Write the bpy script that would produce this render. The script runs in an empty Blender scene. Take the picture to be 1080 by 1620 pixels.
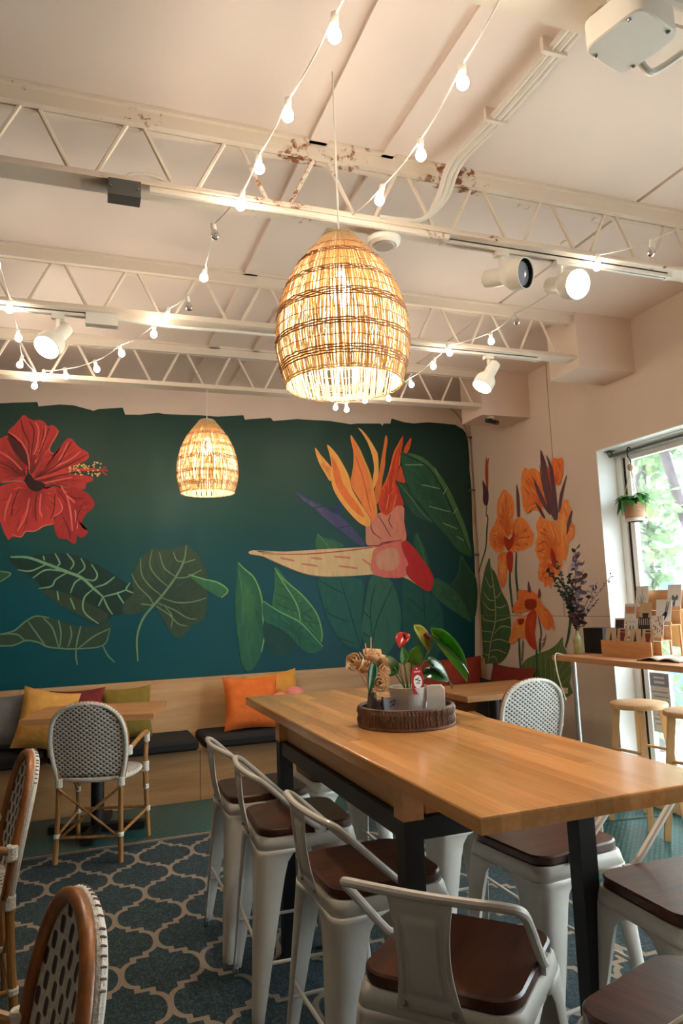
# cafe interior with mural, communal table, metal stools and rattan pendants
import bpy, bmesh, math, random
from mathutils import Vector, Matrix
PI = math.pi
sc = bpy.context.scene
COL = sc.collection
rnd = random.Random(11)

EXPOSURE = 0.05
SKY_STRENGTH = 15.0
PEND_W, SPOT_W = 31.0, 36.0                    # lamp powers
PEND_EMIT, STRING_EMIT, SPOT_EMIT = 30.0, 105.0, 22.0
ART_GAIN = 1.35
WALLC, CEILC = (228, 207, 190), (232, 216, 204)

# ------------------------------------------------------------------ camera
cam = bpy.data.objects.new('camera', bpy.data.cameras.new('camera'))
COL.objects.link(cam)
cam.data.sensor_fit = 'VERTICAL'; cam.data.sensor_height = 36.0
cam.data.lens = 36.0 * 1130 / 1620
cam.data.clip_start = 0.02; cam.data.clip_end = 200
yaw, pitch, roll = math.radians(20.217), math.radians(7.224), math.radians(-2.119)
fwd = Vector((math.sin(yaw)*math.cos(pitch), math.cos(yaw)*math.cos(pitch), math.sin(pitch)))
rgt = Vector((math.cos(yaw), -math.sin(yaw), 0)); up = rgt.cross(fwd)
r2 = rgt*math.cos(roll) + up*math.sin(roll); u2 = up*math.cos(roll) - rgt*math.sin(roll)
cam.matrix_world = Matrix(((r2.x, u2.x, -fwd.x, 0), (r2.y, u2.y, -fwd.y, 0), (r2.z, u2.z, -fwd.z, 1.36), (0, 0, 0, 1)))
sc.camera = cam

# ------------------------------------------------------------------ sky, daylight, exposure
world = bpy.data.worlds.new('overcast_sky'); sc.world = world; world.use_nodes = True
bgn = world.node_tree.nodes['Background']
bgn.inputs[0].default_value = (0.80, 0.92, 1.0, 1); bgn.inputs[1].default_value = SKY_STRENGTH
for nm, loc, rot, sx, sy in (('daylight_portal', (3.74, 2.1, 1.22), (0, PI/2, 0), 2.3, 3.95),):

    pl = bpy.data.lights.new(nm, 'AREA'); pl.shape = 'RECTANGLE'; pl.size = sx; pl.size_y = sy
    pl.cycles.is_portal = True
    po = bpy.data.objects.new(nm, pl); po.location = loc; po.rotation_euler = rot; COL.objects.link(po)
vs = sc.view_settings
vs.view_transform = 'Standard'; vs.look = 'None'; vs.gamma = 1.0; vs.use_curve_mapping = False
vs.exposure = EXPOSURE
sc.cycles.use_denoising = True
sc.cycles.max_bounces = 10; sc.cycles.diffuse_bounces = 5; sc.cycles.glossy_bounces = 4
sc.cycles.transparent_max_bounces = 16; sc.cycles.sample_clamp_indirect = 6.0
sc.cycles.caustics_reflective = False; sc.cycles.caustics_refractive = False

# ------------------------------------------------------------------ helpers
def lin(c, k=1.0):
    def f(v):
        v /= 255.0
        return v/12.92 if v <= .04045 else ((v+.055)/1.055)**2.4
    return tuple(min(1.0, f(x)*k) for x in c[:3]) + (1.0,)

MATS = {}
class N:
    """small node-graph helper"""
    def __init__(s, name):
        s.m = bpy.data.materials.new(name); s.m.use_nodes = True
        s.t = s.m.node_tree; s.b = s.t.nodes['Principled BSDF']; s.out = s.t.nodes['Material Output']
    def n(s, typ, **kw):
        nd = s.t.nodes.new(typ)
        for k, v in kw.items(): setattr(nd, k, v)
        return nd
    def l(s, a, b): s.t.links.new(a, b)
    def math(s, op, a, b=None, c=None):
        nd = s.n('ShaderNodeMath', operation=op)
        for i, x in enumerate((a, b, c)):
            if x is None: continue
            if isinstance(x, (int, float)): nd.inputs[i].default_value = x
            else: s.l(x, nd.inputs[i])
        return nd.outputs[0]
    def mix(s, fac, a, b, typ='MIX'):
        nd = s.n('ShaderNodeMix', data_type='RGBA', blend_type=typ)
        for i, x in ((0, fac), (6, a), (7, b)):
            if isinstance(x, (int, float)): nd.inputs[i].default_value = x
            elif isinstance(x, tuple): nd.inputs[i].default_value = x
            else: s.l(x, nd.inputs[i])
        return nd.outputs[2]
    def coords(s, scale=(1, 1, 1), kind='Object'):
        tc = s.n('ShaderNodeTexCoord'); mp = s.n('ShaderNodeMapping')
        mp.inputs['Scale'].default_value = scale; s.l(tc.outputs[kind], mp.inputs[0]); return mp.outputs[0]
    def noise(s, vec, scale, detail=3, rough=.55):
        nd = s.n('ShaderNodeTexNoise'); nd.inputs['Scale'].default_value = scale
        nd.inputs['Detail'].default_value = detail; nd.inputs['Roughness'].default_value = rough
        s.l(vec, nd.inputs['Vector']); return nd.outputs[0]
    def ramp(s, fac, stops):
        nd = s.n('ShaderNodeValToRGB'); els = nd.color_ramp.elements
        while len(els) < len(stops): els.new(.5)
        for e, (p, c) in zip(els, stops): e.position = p; e.color = c
        s.l(fac, nd.inputs[0]); return nd.outputs[0]
    def bump(s, h, strength, dist=.01):
        nd = s.n('ShaderNodeBump'); nd.inputs['Strength'].default_value = strength; nd.inputs['Distance'].default_value = dist
        s.l(h, nd.inputs['Height']); s.l(nd.outputs[0], s.b.inputs['Normal'])
    def set(s, **kw):
        for k, v in kw.items(): s.b.inputs[k].default_value = v

def mat(name, col, rough=.6, metal=0.0, var=.08, scale=6.0, bump=0.0, bscale=60.0, coat=0.0, spec=.5, stretch=(1, 1, 1)):
    if name in MATS: return MATS[name]
    g = N(name); c = lin(col); v = g.coords(stretch)
    a = tuple(x*(1-var) for x in c[:3])+(1,); b = tuple(min(1, x*(1+var)) for x in c[:3])+(1,)
    g.l(g.ramp(g.noise(v, scale), [(.3, a), (.7, b)]), g.b.inputs['Base Color'])
    g.set(Roughness=rough, Metallic=metal); g.b.inputs['Coat Weight'].default_value = coat
    g.b.inputs['Specular IOR Level'].default_value = spec
    if bump: g.bump(g.noise(v, bscale), bump)
    MATS[name] = g.m; return g.m

def wood(name, c1, c2, axis=1, rough=.4, scale=1.0, coat=0.0, per_object=0.0):
    if name in MATS: return MATS[name]
    g = N(name); st = [14*scale]*3; st[axis] = 1.2*scale
    v = g.coords(tuple(st)); f = g.noise(v, 2.2, 6, .6); f2 = g.noise(v, 9, 3)
    colr = g.ramp(g.math('ADD', g.math('MULTIPLY', f, .75), g.math('MULTIPLY', f2, .25)), [(.36, lin(c1)), (.64, lin(c2))])
    if per_object:
        oi = g.n('ShaderNodeObjectInfo')
        k = g.math('ADD', g.math('MULTIPLY', oi.outputs['Random'], per_object), 1-per_object*.6)
        hs = g.n('ShaderNodeHueSaturation'); g.l(colr, hs.inputs['Color']); g.l(k, hs.inputs['Value']); colr = hs.outputs[0]
    g.l(colr, g.b.inputs['Base Color']); g.set(Roughness=rough); g.b.inputs['Coat Weight'].default_value = coat
    g.b.inputs['Coat Roughness'].default_value = .12
    g.bump(f2, .08, .004); MATS[name] = g.m; return g.m

def emis(name, col, strength):
    if name in MATS: return MATS[name]
    g = N(name); g.set(Roughness=.3); g.b.inputs['Base Color'].default_value = (.9, .85, .75, 1)
    g.b.inputs['Emission Color'].default_value = col+(1,); g.b.inputs['Emission Strength'].default_value = strength
    MATS[name] = g.m; return g.m

class MB:
    """collects shapes into one mesh"""
    def __init__(s): s.v = []; s.f = []; s.c = []
    def add(s, vs_, fs, col=None):
        o = len(s.v); s.v += [tuple(p) for p in vs_]; s.f += [tuple(i+o for i in q) for q in fs]
        if col is not None: s.c += (col if isinstance(col, list) else [col]*len(vs_))
        return s
    def box(s, x0, x1, y0, y1, z0, z1, M=None):
        p = [Vector((x, y, z)) for z in (z0, z1) for x, y in ((x0, y0), (x1, y0), (x1, y1), (x0, y1))]
        if M is not None: p = [M @ q for q in p]
        return s.add(p, [(3, 2, 1, 0), (4, 5, 6, 7), (0, 1, 5, 4), (1, 2, 6, 5), (2, 3, 7, 6), (3, 0, 4, 7)])
    def tube(s, path, r, n=8, closed=False, caps=True):
        P = [Vector(p) for p in path]; m = len(P); R = r if isinstance(r, (list, tuple)) else [r]*m
        T = []
        for i in range(m):
            a = P[(i-1) % m] if closed or i else P[0]; b = P[(i+1) % m] if closed or i < m-1 else P[-1]
            t = b-a; T.append(t.normalized() if t.length > 1e-9 else Vector((0, 0, 1)))
        ref = Vector((0, 0, 1)) if abs(T[0].z) < .9 else Vector((1, 0, 0))
        nrm = (ref - T[0]*ref.dot(T[0])).normalized(); o = len(s.v)
        for i in range(m):
            nrm = nrm - T[i]*nrm.dot(T[i])
            if nrm.length < 1e-6: nrm = T[i].orthogonal()
            nrm.normalize(); bn = T[i].cross(nrm)
            for k in range(n):
                a = 2*PI*k/n; s.v.append(tuple(P[i] + (nrm*math.cos(a)+bn*math.sin(a))*R[i]))
        for i in range(m if closed else m-1):
            j = (i+1) % m
            for k in range(n):
                l = (k+1) % n; s.f.append((o+i*n+k, o+i*n+l, o+j*n+l, o+j*n+k))
        if caps and not closed:
            s.f.append(tuple(o+k for k in reversed(range(n)))); s.f.append(tuple(o+(m-1)*n+k for k in range(n)))
        return s
    def lathe(s, prof, n=24, M=None, cap0=True, cap1=True):
        o = len(s.v); M = M or Matrix.Identity(4)
        for r, z in prof:
            for k in range(n):
                a = 2*PI*k/n; s.v.append(tuple(M @ Vector((r*math.cos(a), r*math.sin(a), z))))
        for i in range(len(prof)-1):
            for k in range(n):
                l = (k+1) % n; s.f.append((o+i*n+k, o+i*n+l, o+(i+1)*n+l, o+(i+1)*n+k))
        if cap0: s.f.append(tuple(o+k for k in reversed(range(n))))
        if cap1: s.f.append(tuple(o+(len(prof)-1)*n+k for k in range(n)))
        return s
    def rings(s, rs, cap=True):
        o = len(s.v); n = len(rs[0])
        for r in rs: s.v += [tuple(p) for p in r]
        for i in range(len(rs)-1):
            for k in range(n):
                l = (k+1) % n; s.f.append((o+i*n+k, o+i*n+l, o+(i+1)*n+l, o+(i+1)*n+k))
        if cap:
            s.f.append(tuple(o+k for k in reversed(range(n)))); s.f.append(tuple(o+(len(rs)-1)*n+k for k in range(n)))
        return s
    def sphere(s, c, r, n=12, m=8, sq=(1, 1, 1)):
        pr = [(max(1e-4, math.sin(PI*i/m)), -math.cos(PI*i/m)) for i in range(m+1)]
        M = Matrix.Translation(c) @ Matrix.Diagonal((r*sq[0], r*sq[1], r*sq[2], 1))
        return s.lathe(pr, n, M, False, False)
    def grid(s, fn, nu, nv):
        o = len(s.v)
        for i in range(nu+1):
            for j in range(nv+1): s.v.append(tuple(fn(i/nu, j/nv)))
        for i in range(nu):
            for j in range(nv):
                a = o+i*(nv+1)+j; s.f.append((a, a+nv+1, a+nv+2, a+1))
        return s
    def mesh(s, name, smooth=35):
        me = bpy.data.meshes.new(name); me.from_pydata(s.v, [], s.f); me.update()
        if s.c:
            at = me.color_attributes.new('Col', 'FLOAT_COLOR', 'POINT')
            for i, c in enumerate(s.c): at.data[i].color = c
        if smooth:
            me.polygons.foreach_set('use_smooth', [True]*len(me.polygons)); me.set_sharp_from_angle(angle=math.radians(smooth))
        return me
    def build(s, name, m, parent=None, loc=None, rot=None, smooth=35, solid=0):
        o = bpy.data.objects.new(name, s.mesh(name, smooth)); COL.objects.link(o)
        if m: o.data.materials.append(m)
        if parent: o.parent = parent
        if loc: o.location = loc
        if rot: o.rotation_euler = rot
        if solid:
            md = o.modifiers.new('thickness', 'SOLIDIFY'); md.thickness = solid; md.offset = 0
        return o

def thing(name, label, cat, loc=(0, 0, 0), rz=0.0, group=None):
    o = bpy.data.objects.new(name, None); COL.objects.link(o); o.empty_display_size = .05
    o.location = loc; o.rotation_euler = (0, 0, rz)
    return tag(o, label, cat, group)
def tag(o, label, cat, group=None):
    o['label'] = label; o['category'] = cat
    if group: o['group'] = group
    return o
def struct(o, label=None):
    o['kind'] = 'structure'
    if label: o['label'] = label
    return o
def dup(root, loc, rz, label, group=None):
    def cp(o, par):
        c = o.copy(); COL.objects.link(c); c.parent = par
        for ch in o.children: cp(ch, c)
        return c
    r = cp(root, None); r.location = loc; r.rotation_euler = (0, 0, rz); r['label'] = label
    if group: r['group'] = group
    return r
def lamp(name, typ, loc, energy, col, parent=None, size=.03, **kw):
    l = bpy.data.lights.new(name, typ); l.energy = energy; l.color = col; l.shadow_soft_size = size
    for k, v in kw.items(): setattr(l, k, v)
    o = bpy.data.objects.new(name, l); COL.objects.link(o); o.location = loc
    if parent: o.parent = parent
    return o
def aim(d):
    """matrix whose +Z points along d"""
    return Vector(d).normalized().to_track_quat('Z', 'Y').to_matrix().to_4x4()
def rsq(sx, sy, r, n=5, z=0.0):
    P = []
    for cx, cy, a0 in ((1, 1, 0), (-1, 1, 90), (-1, -1, 180), (1, -1, 270)):
        for i in range(n+1):
            a = math.radians(a0+90*i/n); P.append((cx*(sx-r)+r*math.cos(a), cy*(sy-r)+r*math.sin(a), z))
    return P
def slab(sx, sy, r, z0, z1, e=.004, n=5):
    """rounded-corner slab with eased edges"""
    return MB().rings([rsq(sx-e, sy-e, max(r-e, .001), n, z0), rsq(sx, sy, r, n, z0+e), rsq(sx, sy, r, n, z1-e), rsq(sx-e, sy-e, max(r-e, .001), n, z1)])
def bez(pts, n=8):
    """Catmull-Rom through pts"""
    P = [Vector(p) for p in pts]; P = [P[0]*2-P[1]] + P + [P[-1]*2-P[-2]]; out = []
    for i in range(1, len(P)-2):
        for k in range(n):
            t = k/n; a, b, c, d = P[i-1:i+3]
            out.append(.5*((2*b) + (c-a)*t + (2*a-5*b+4*c-d)*t*t + (3*b-a-3*c+d)*t**3))
    out.append(P[-2]); return out
MURAL = [
("painted_hibiscus","b",[
("f",(176, 52, 48),[(-0.643,2.633),(-0.604,2.662),(-0.572,2.672),(-0.525,2.697),(-0.493,2.685),(-0.452,2.660),(-0.410,2.607),(-0.385,2.545),(-0.380,2.455),(-0.398,2.365),(-0.486,2.354),(-0.549,2.335),(-0.613,2.360),(-0.663,2.482)],(88, 26, 28),(-0.395,2.401)),
("f",(176, 52, 48),[(-0.521,2.720),(-0.478,2.776),(-0.431,2.842),(-0.407,2.862),(-0.374,2.836),(-0.333,2.825),(-0.300,2.831),(-0.266,2.814),(-0.241,2.784),(-0.208,2.794),(-0.165,2.750),(-0.190,2.680),(-0.222,2.624),(-0.230,2.587),(-0.197,2.570),(-0.246,2.532),(-0.302,2.458),(-0.350,2.393),(-0.371,2.438),(-0.380,2.491),(-0.389,2.563),(-0.419,2.625),(-0.460,2.677)],(88, 26, 28),(-0.354,2.411)),
("f",(176, 52, 48),[(-0.326,2.439),(-0.278,2.513),(-0.213,2.551),(-0.172,2.571),(-0.139,2.646),(-0.097,2.694),(-0.064,2.686),(-0.029,2.641),(0.005,2.615),(0.048,2.589),(0.053,2.542),(-0.002,2.504),(-0.061,2.474),(-0.078,2.419),(0.007,2.412),(0.084,2.391),(0.080,2.363),(0.041,2.349),(0.025,2.298),(-0.043,2.315),(-0.110,2.304),(-0.160,2.326),(-0.243,2.324),(-0.300,2.296),(-0.349,2.358)],(88, 26, 28),(-0.325,2.367)),
("f",(150, 38, 38),[(-0.193,2.316),(-0.127,2.299),(-0.043,2.310),(0.025,2.284),(0.076,2.239),(0.098,2.185),(0.085,2.148),(0.043,2.111),(0.010,2.048),(0.019,1.994),(0.057,1.976),(0.036,1.940),(0.003,1.922),(-0.027,1.940),(-0.031,1.886),(-0.056,1.882),(-0.097,1.913),(-0.155,1.923),(-0.181,1.976),(-0.190,2.056),(-0.158,2.101),(-0.133,2.146),(-0.168,2.244)],(140, 38, 40),(-0.075,2.138)),
("f",(176, 52, 48),[(-0.398,2.347),(-0.324,2.304),(-0.242,2.297),(-0.185,2.316),(-0.168,2.244),(-0.133,2.164),(-0.141,2.119),(-0.190,2.083),(-0.190,2.029),(-0.255,2.011),(-0.319,1.972),(-0.383,1.967),(-0.414,1.928),(-0.454,1.932),(-0.482,1.928),(-0.501,1.911),(-0.534,1.976),(-0.559,2.046),(-0.591,2.063),(-0.609,2.176),(-0.580,2.290),(-0.502,2.336)],(130, 36, 36),(-0.332,2.300)),
("f",(45, 22, 24),[(-0.398,2.365),(-0.367,2.411),(-0.333,2.367),(-0.284,2.350),(-0.251,2.319),(-0.308,2.273),(-0.365,2.299)],None,None),
("l",(200, 88, 80),[(-0.513,2.724),(-0.452,2.678),(-0.398,2.608),(-0.372,2.519),(-0.367,2.438)],0.0140),
("l",(200, 88, 80),[(-0.332,2.811),(-0.307,2.757),(-0.313,2.648),(-0.336,2.556)],0.0140),
("l",(200, 88, 80),[(-0.258,2.787),(-0.264,2.677),(-0.296,2.585),(-0.327,2.493)],0.0140),
("l",(200, 88, 80),[(-0.097,2.666),(-0.130,2.573),(-0.163,2.517)],0.0140),
("l",(200, 88, 80),[(-0.003,2.596),(-0.079,2.529),(-0.179,2.471)],0.0140),
("l",(200, 88, 80),[(-0.061,2.392),(-0.177,2.362),(-0.260,2.342)],0.0140),
("l",(200, 88, 80),[(-0.110,2.282),(-0.075,2.138),(-0.057,1.976)],0.0140),
("l",(200, 88, 80),[(-0.041,2.138),(-0.023,1.994)],0.0140),
("l",(200, 88, 80),[(-0.283,2.260),(-0.289,2.135),(-0.272,2.082)],0.0140),
("l",(200, 88, 80),[(-0.363,2.223),(-0.385,2.090),(-0.439,1.976)],0.0140),
("l",(200, 88, 80),[(-0.484,2.257),(-0.521,2.133),(-0.528,2.046)],0.0140),
("l",(200, 88, 80),[(-0.570,2.574),(-0.489,2.514),(-0.416,2.436)],0.0140),
("l",(200, 88, 80),[(-0.144,2.326),(-0.110,2.264),(-0.042,2.192)],0.0140),
("l",(88, 26, 28),[(-0.373,2.818),(-0.339,2.747),(-0.346,2.646),(-0.358,2.492)],0.0090),
("l",(88, 26, 28),[(-0.232,2.770),(-0.272,2.640),(-0.320,2.520)],0.0090),
("l",(88, 26, 28),[(-0.431,2.824),(-0.413,2.743),(-0.371,2.645)],0.0090),
("l",(88, 26, 28),[(-0.063,2.677),(-0.113,2.592),(-0.162,2.498),(-0.301,2.386)],0.0090),
("l",(88, 26, 28),[(0.040,2.570),(-0.079,2.492),(-0.228,2.415)],0.0090),
("l",(88, 26, 28),[(-0.078,2.419),(-0.202,2.388),(-0.301,2.350)],0.0090),
("l",(88, 26, 28),[(-0.524,2.674),(-0.459,2.605),(-0.409,2.517)],0.0090),
("l",(88, 26, 28),[(-0.584,2.502),(-0.496,2.452),(-0.415,2.392)],0.0090),
("l",(88, 26, 28),[(-0.184,2.262),(-0.191,2.136),(-0.215,2.065)],0.0090),
("l",(88, 26, 28),[(-0.308,2.278),(-0.322,2.153),(-0.312,2.047)],0.0090),
("l",(88, 26, 28),[(-0.437,2.293),(-0.475,2.169),(-0.481,2.081)],0.0090),
("l",(88, 26, 28),[(-0.110,2.264),(-0.042,2.228),(0.025,2.229)],0.0090),
("l",(88, 26, 28),[(-0.124,2.083),(-0.081,1.976),(-0.073,1.913)],0.0090),
("l",(88, 26, 28),[(0.009,2.166),(-0.024,2.093),(-0.032,1.994)],0.0090),
("l",(88, 26, 28),[(-0.266,2.769),(-0.281,2.676)],0.0090),
("f",(70, 26, 26),[(-0.517,2.693),(-0.468,2.668),(-0.410,2.598),(-0.385,2.536),(-0.382,2.473),(-0.450,2.543),(-0.499,2.622)],None,None),
("l",(205, 110, 100),[(-0.478,1.950),(-0.415,1.932),(-0.383,1.972),(-0.319,1.976),(-0.255,2.016),(-0.190,2.029)],0.0060),
("l",(205, 110, 100),[(-0.190,2.083),(-0.141,2.123),(-0.133,2.164),(-0.159,2.227)],0.0060),
("l",(205, 110, 100),[(-0.165,2.750),(-0.222,2.629),(-0.226,2.587),(-0.197,2.570)],0.0060),
("l",(205, 110, 100),[(-0.549,2.337),(-0.486,2.350),(-0.402,2.352)],0.0060),
("l",(185, 60, 52),[(-0.325,2.367),(-0.227,2.397),(-0.112,2.436),(0.006,2.453),(0.144,2.453)],0.0260),
("l",(205, 165, 100),[(-0.041,2.481),(-0.030,2.482)],0.0130),
("l",(205, 165, 100),[(-0.004,2.483),(0.007,2.484)],0.0130),
("l",(205, 165, 100),[(-0.081,2.453),(-0.070,2.454)],0.0130),
("l",(205, 165, 100),[(0.119,2.423),(0.130,2.424)],0.0130),
("l",(205, 165, 100),[(0.082,2.490),(0.093,2.490)],0.0130),
("l",(205, 165, 100),[(0.029,2.476),(0.040,2.476)],0.0130),
("l",(205, 165, 100),[(-0.056,2.478),(-0.045,2.478)],0.0130),
("l",(205, 165, 100),[(-0.046,2.416),(-0.035,2.416)],0.0130),
("l",(205, 165, 100),[(0.098,2.423),(0.109,2.423)],0.0130),
("l",(205, 165, 100),[(0.091,2.495),(0.102,2.495)],0.0130),
("l",(205, 165, 100),[(-0.024,2.440),(-0.013,2.440)],0.0130),
("l",(205, 165, 100),[(0.075,2.418),(0.086,2.418)],0.0130),
("l",(205, 165, 100),[(0.110,2.510),(0.121,2.510)],0.0130),
("l",(205, 165, 100),[(0.046,2.438),(0.057,2.438)],0.0130),
("l",(205, 165, 100),[(0.022,2.485),(0.033,2.485)],0.0130),
("l",(205, 165, 100),[(0.014,2.492),(0.025,2.493)],0.0130),
("l",(205, 165, 100),[(0.123,2.415),(0.134,2.415)],0.0130),
("l",(205, 165, 100),[(0.032,2.474),(0.043,2.475)],0.0130),
("l",(205, 165, 100),[(0.117,2.451),(0.128,2.451)],0.0130),
("l",(205, 165, 100),[(0.111,2.418),(0.122,2.418)],0.0130),
("l",(205, 165, 100),[(0.023,2.462),(0.034,2.462)],0.0130),
("l",(205, 165, 100),[(0.044,2.463),(0.055,2.463)],0.0130),
("l",(205, 165, 100),[(-0.059,2.462),(-0.048,2.463)],0.0130),
("l",(205, 165, 100),[(0.093,2.512),(0.105,2.513)],0.0130),
("l",(205, 165, 100),[(-0.085,2.438),(-0.074,2.438)],0.0130),
("l",(205, 165, 100),[(-0.031,2.448),(-0.020,2.448)],0.0130),
("l",(205, 165, 100),[(0.014,2.468),(0.025,2.469)],0.0130),
("l",(205, 165, 100),[(0.137,2.502),(0.149,2.502)],0.0130),
("l",(205, 165, 100),[(0.000,2.480),(0.011,2.480)],0.0130),
("l",(205, 165, 100),[(0.051,2.480),(0.063,2.480)],0.0130),
("l",(205, 165, 100),[(-0.013,2.430),(-0.002,2.430)],0.0130),
("l",(205, 165, 100),[(-0.021,2.446),(-0.010,2.446)],0.0130),
("l",(205, 165, 100),[(0.116,2.509),(0.127,2.510)],0.0130),
("l",(205, 165, 100),[(-0.082,2.465),(-0.071,2.466)],0.0130),
("l",(205, 165, 100),[(0.083,2.444),(0.094,2.445)],0.0130),
("l",(205, 165, 100),[(-0.041,2.463),(-0.030,2.463)],0.0130),
("l",(205, 165, 100),[(-0.054,2.451),(-0.044,2.452)],0.0130),
("l",(205, 165, 100),[(-0.085,2.433),(-0.075,2.434)],0.0130),
("l",(205, 165, 100),[(0.114,2.405),(0.125,2.405)],0.0130),
("l",(205, 165, 100),[(0.076,2.406),(0.087,2.407)],0.0130),
("l",(205, 165, 100),[(-0.092,2.460),(-0.081,2.460)],0.0130),
("l",(205, 165, 100),[(0.131,2.426),(0.142,2.427)],0.0130),
("l",(205, 165, 100),[(0.000,2.412),(0.011,2.412)],0.0130),
("l",(205, 165, 100),[(0.049,2.422),(0.060,2.423)],0.0130),
("l",(205, 165, 100),[(-0.028,2.476),(-0.017,2.477)],0.0130),
("l",(205, 165, 100),[(0.007,2.486),(0.018,2.487)],0.0130),
("l",(205, 165, 100),[(-0.007,2.411),(0.004,2.411)],0.0130),
("l",(205, 165, 100),[(-0.019,2.493),(-0.008,2.493)],0.0130),
("l",(205, 165, 100),[(-0.086,2.469),(-0.075,2.469)],0.0130),
("l",(205, 165, 100),[(0.088,2.474),(0.099,2.475)],0.0130),
("l",(205, 165, 100),[(-0.029,2.483),(-0.018,2.484)],0.0130),
("l",(205, 165, 100),[(0.134,2.471),(0.145,2.471)],0.0130),
("l",(165, 50, 45),[(0.152,2.453),(0.174,2.477),(0.183,2.463)],0.0100),
("l",(165, 50, 45),[(0.152,2.448),(0.187,2.454),(0.194,2.440)],0.0100),
("l",(165, 50, 45),[(0.152,2.444),(0.179,2.417),(0.192,2.419)],0.0100),
("l",(165, 50, 45),[(0.148,2.448),(0.170,2.430)],0.0100),
]),
("painted_veined_leaf","b",[
("f",(22, 48, 42),[(-0.491,1.783),(-0.364,1.790),(-0.154,1.806),(-0.021,1.786),(0.131,1.713),(0.268,1.620),(0.407,1.508),(0.416,1.418),(0.337,1.349),(0.235,1.318),(0.133,1.260),(0.016,1.327),(-0.068,1.435),(-0.231,1.510),(-0.313,1.616),(-0.426,1.687)],None,None),
("f",(42, 58, 44),[(-0.264,1.528),(-0.150,1.525),(0.015,1.449),(0.201,1.337),(0.133,1.266),(-0.017,1.346),(-0.166,1.438)],None,None),
("l",(100, 142, 108),[(-0.483,1.783),(-0.364,1.777),(-0.234,1.727),(-0.086,1.663),(0.014,1.617),(0.098,1.535),(0.166,1.471)],0.0220),
("l",(100, 142, 108),[(-0.260,1.789),(-0.251,1.754)],0.0120),
("l",(100, 142, 108),[(-0.178,1.806),(-0.145,1.735),(-0.161,1.709)],0.0120),
("l",(100, 142, 108),[(-0.096,1.805),(-0.046,1.733),(-0.070,1.681)],0.0120),
("l",(100, 142, 108),[(0.004,1.768),(0.033,1.696),(-0.020,1.644)],0.0120),
("l",(100, 142, 108),[(0.080,1.722),(0.123,1.641),(0.098,1.597),(0.039,1.608)],0.0120),
("l",(100, 142, 108),[(0.251,1.621),(0.182,1.568),(0.106,1.544)],0.0120),
("l",(100, 142, 108),[(0.363,1.573),(0.337,1.519),(0.407,1.487)],0.0120),
("l",(100, 142, 108),[(0.337,1.519),(0.268,1.495),(0.166,1.471)],0.0120),
("l",(100, 142, 108),[(-0.234,1.727),(-0.346,1.677),(-0.434,1.688)],0.0120),
("l",(100, 142, 108),[(-0.086,1.663),(-0.168,1.612),(-0.200,1.561),(-0.288,1.546)],0.0120),
("l",(100, 142, 108),[(0.014,1.617),(-0.036,1.583),(-0.068,1.505)],0.0120),
("l",(100, 142, 108),[(0.098,1.535),(0.031,1.466),(0.032,1.361),(0.133,1.269)],0.0120),
("l",(100, 142, 108),[(0.166,1.471),(0.133,1.401)],0.0120),
("l",(100, 142, 108),[(0.166,1.471),(0.200,1.390),(0.235,1.335)],0.0120),
("l",(100, 142, 108),[(0.268,1.495),(0.320,1.412)],0.0120),
("l",(100, 142, 108),[(-0.159,1.525),(-0.150,1.455)],0.0120),
("l",(100, 142, 108),[(-0.068,1.470),(-0.034,1.381)],0.0120),
("l",(100, 142, 108),[(-0.086,1.663),(-0.234,1.684),(-0.329,1.625)],0.0120),
]),
("painted_veined_leaf","b",[
("f",(38, 60, 46),[(-0.541,1.224),(-0.449,1.244),(-0.372,1.309),(-0.301,1.343),(-0.213,1.328),(-0.132,1.307),(-0.016,1.258),(0.100,1.253),(0.218,1.274),(0.218,1.213),(0.168,1.110),(-0.023,1.094),(-0.226,1.114),(-0.290,1.160),(-0.385,1.174),(-0.462,1.136),(-0.540,1.140),(-0.841,1.156),(-0.843,1.230)],None,None),
("l",(84, 114, 88),[(-0.841,1.156),(-0.540,1.140),(-0.447,1.140),(-0.369,1.169),(-0.282,1.151),(-0.210,1.113),(-0.023,1.091),(0.168,1.106),(0.218,1.221)],0.0120),
("l",(84, 114, 88),[(-0.023,1.091),(-0.023,1.034),(-0.014,0.973)],0.0120),
("l",(84, 114, 88),[(0.168,1.101),(0.202,1.029),(0.253,0.974)],0.0120),
("l",(84, 114, 88),[(-0.356,1.308),(-0.299,1.220),(-0.234,1.123)],0.0120),
("l",(84, 114, 88),[(-0.253,1.329),(-0.188,1.249),(-0.145,1.110)],0.0120),
("l",(84, 114, 88),[(-0.148,1.308),(-0.130,1.212),(-0.137,1.109)],0.0120),
("l",(84, 114, 88),[(-0.066,1.261),(-0.057,1.191),(-0.080,1.106)],0.0120),
("l",(84, 114, 88),[(0.008,1.257),(-0.015,1.154),(-0.023,1.094)],0.0120),
("l",(84, 114, 88),[(0.218,1.230),(0.100,1.175),(-0.007,1.093)],0.0120),
("l",(84, 114, 88),[(-0.541,1.224),(-0.433,1.218),(-0.377,1.173)],0.0120),
("l",(84, 114, 88),[(-0.541,1.224),(-0.449,1.244),(-0.372,1.309),(-0.301,1.343),(-0.213,1.328)],0.0120),
]),
("painted_heart_leaf","b",[
("f",(45, 64, 48),[(0.531,1.835),(0.621,1.825),(0.731,1.842),(0.795,1.861),(0.860,1.813),(0.933,1.699),(0.960,1.586),(0.957,1.399),(0.928,1.271),(0.835,1.220),(0.743,1.133),(0.671,1.173),(0.601,1.303),(0.539,1.387),(0.442,1.345),(0.320,1.332),(0.320,1.421),(0.389,1.491),(0.372,1.600),(0.425,1.726),(0.460,1.780)],(36, 58, 48),(0.619,1.484)),
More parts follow.
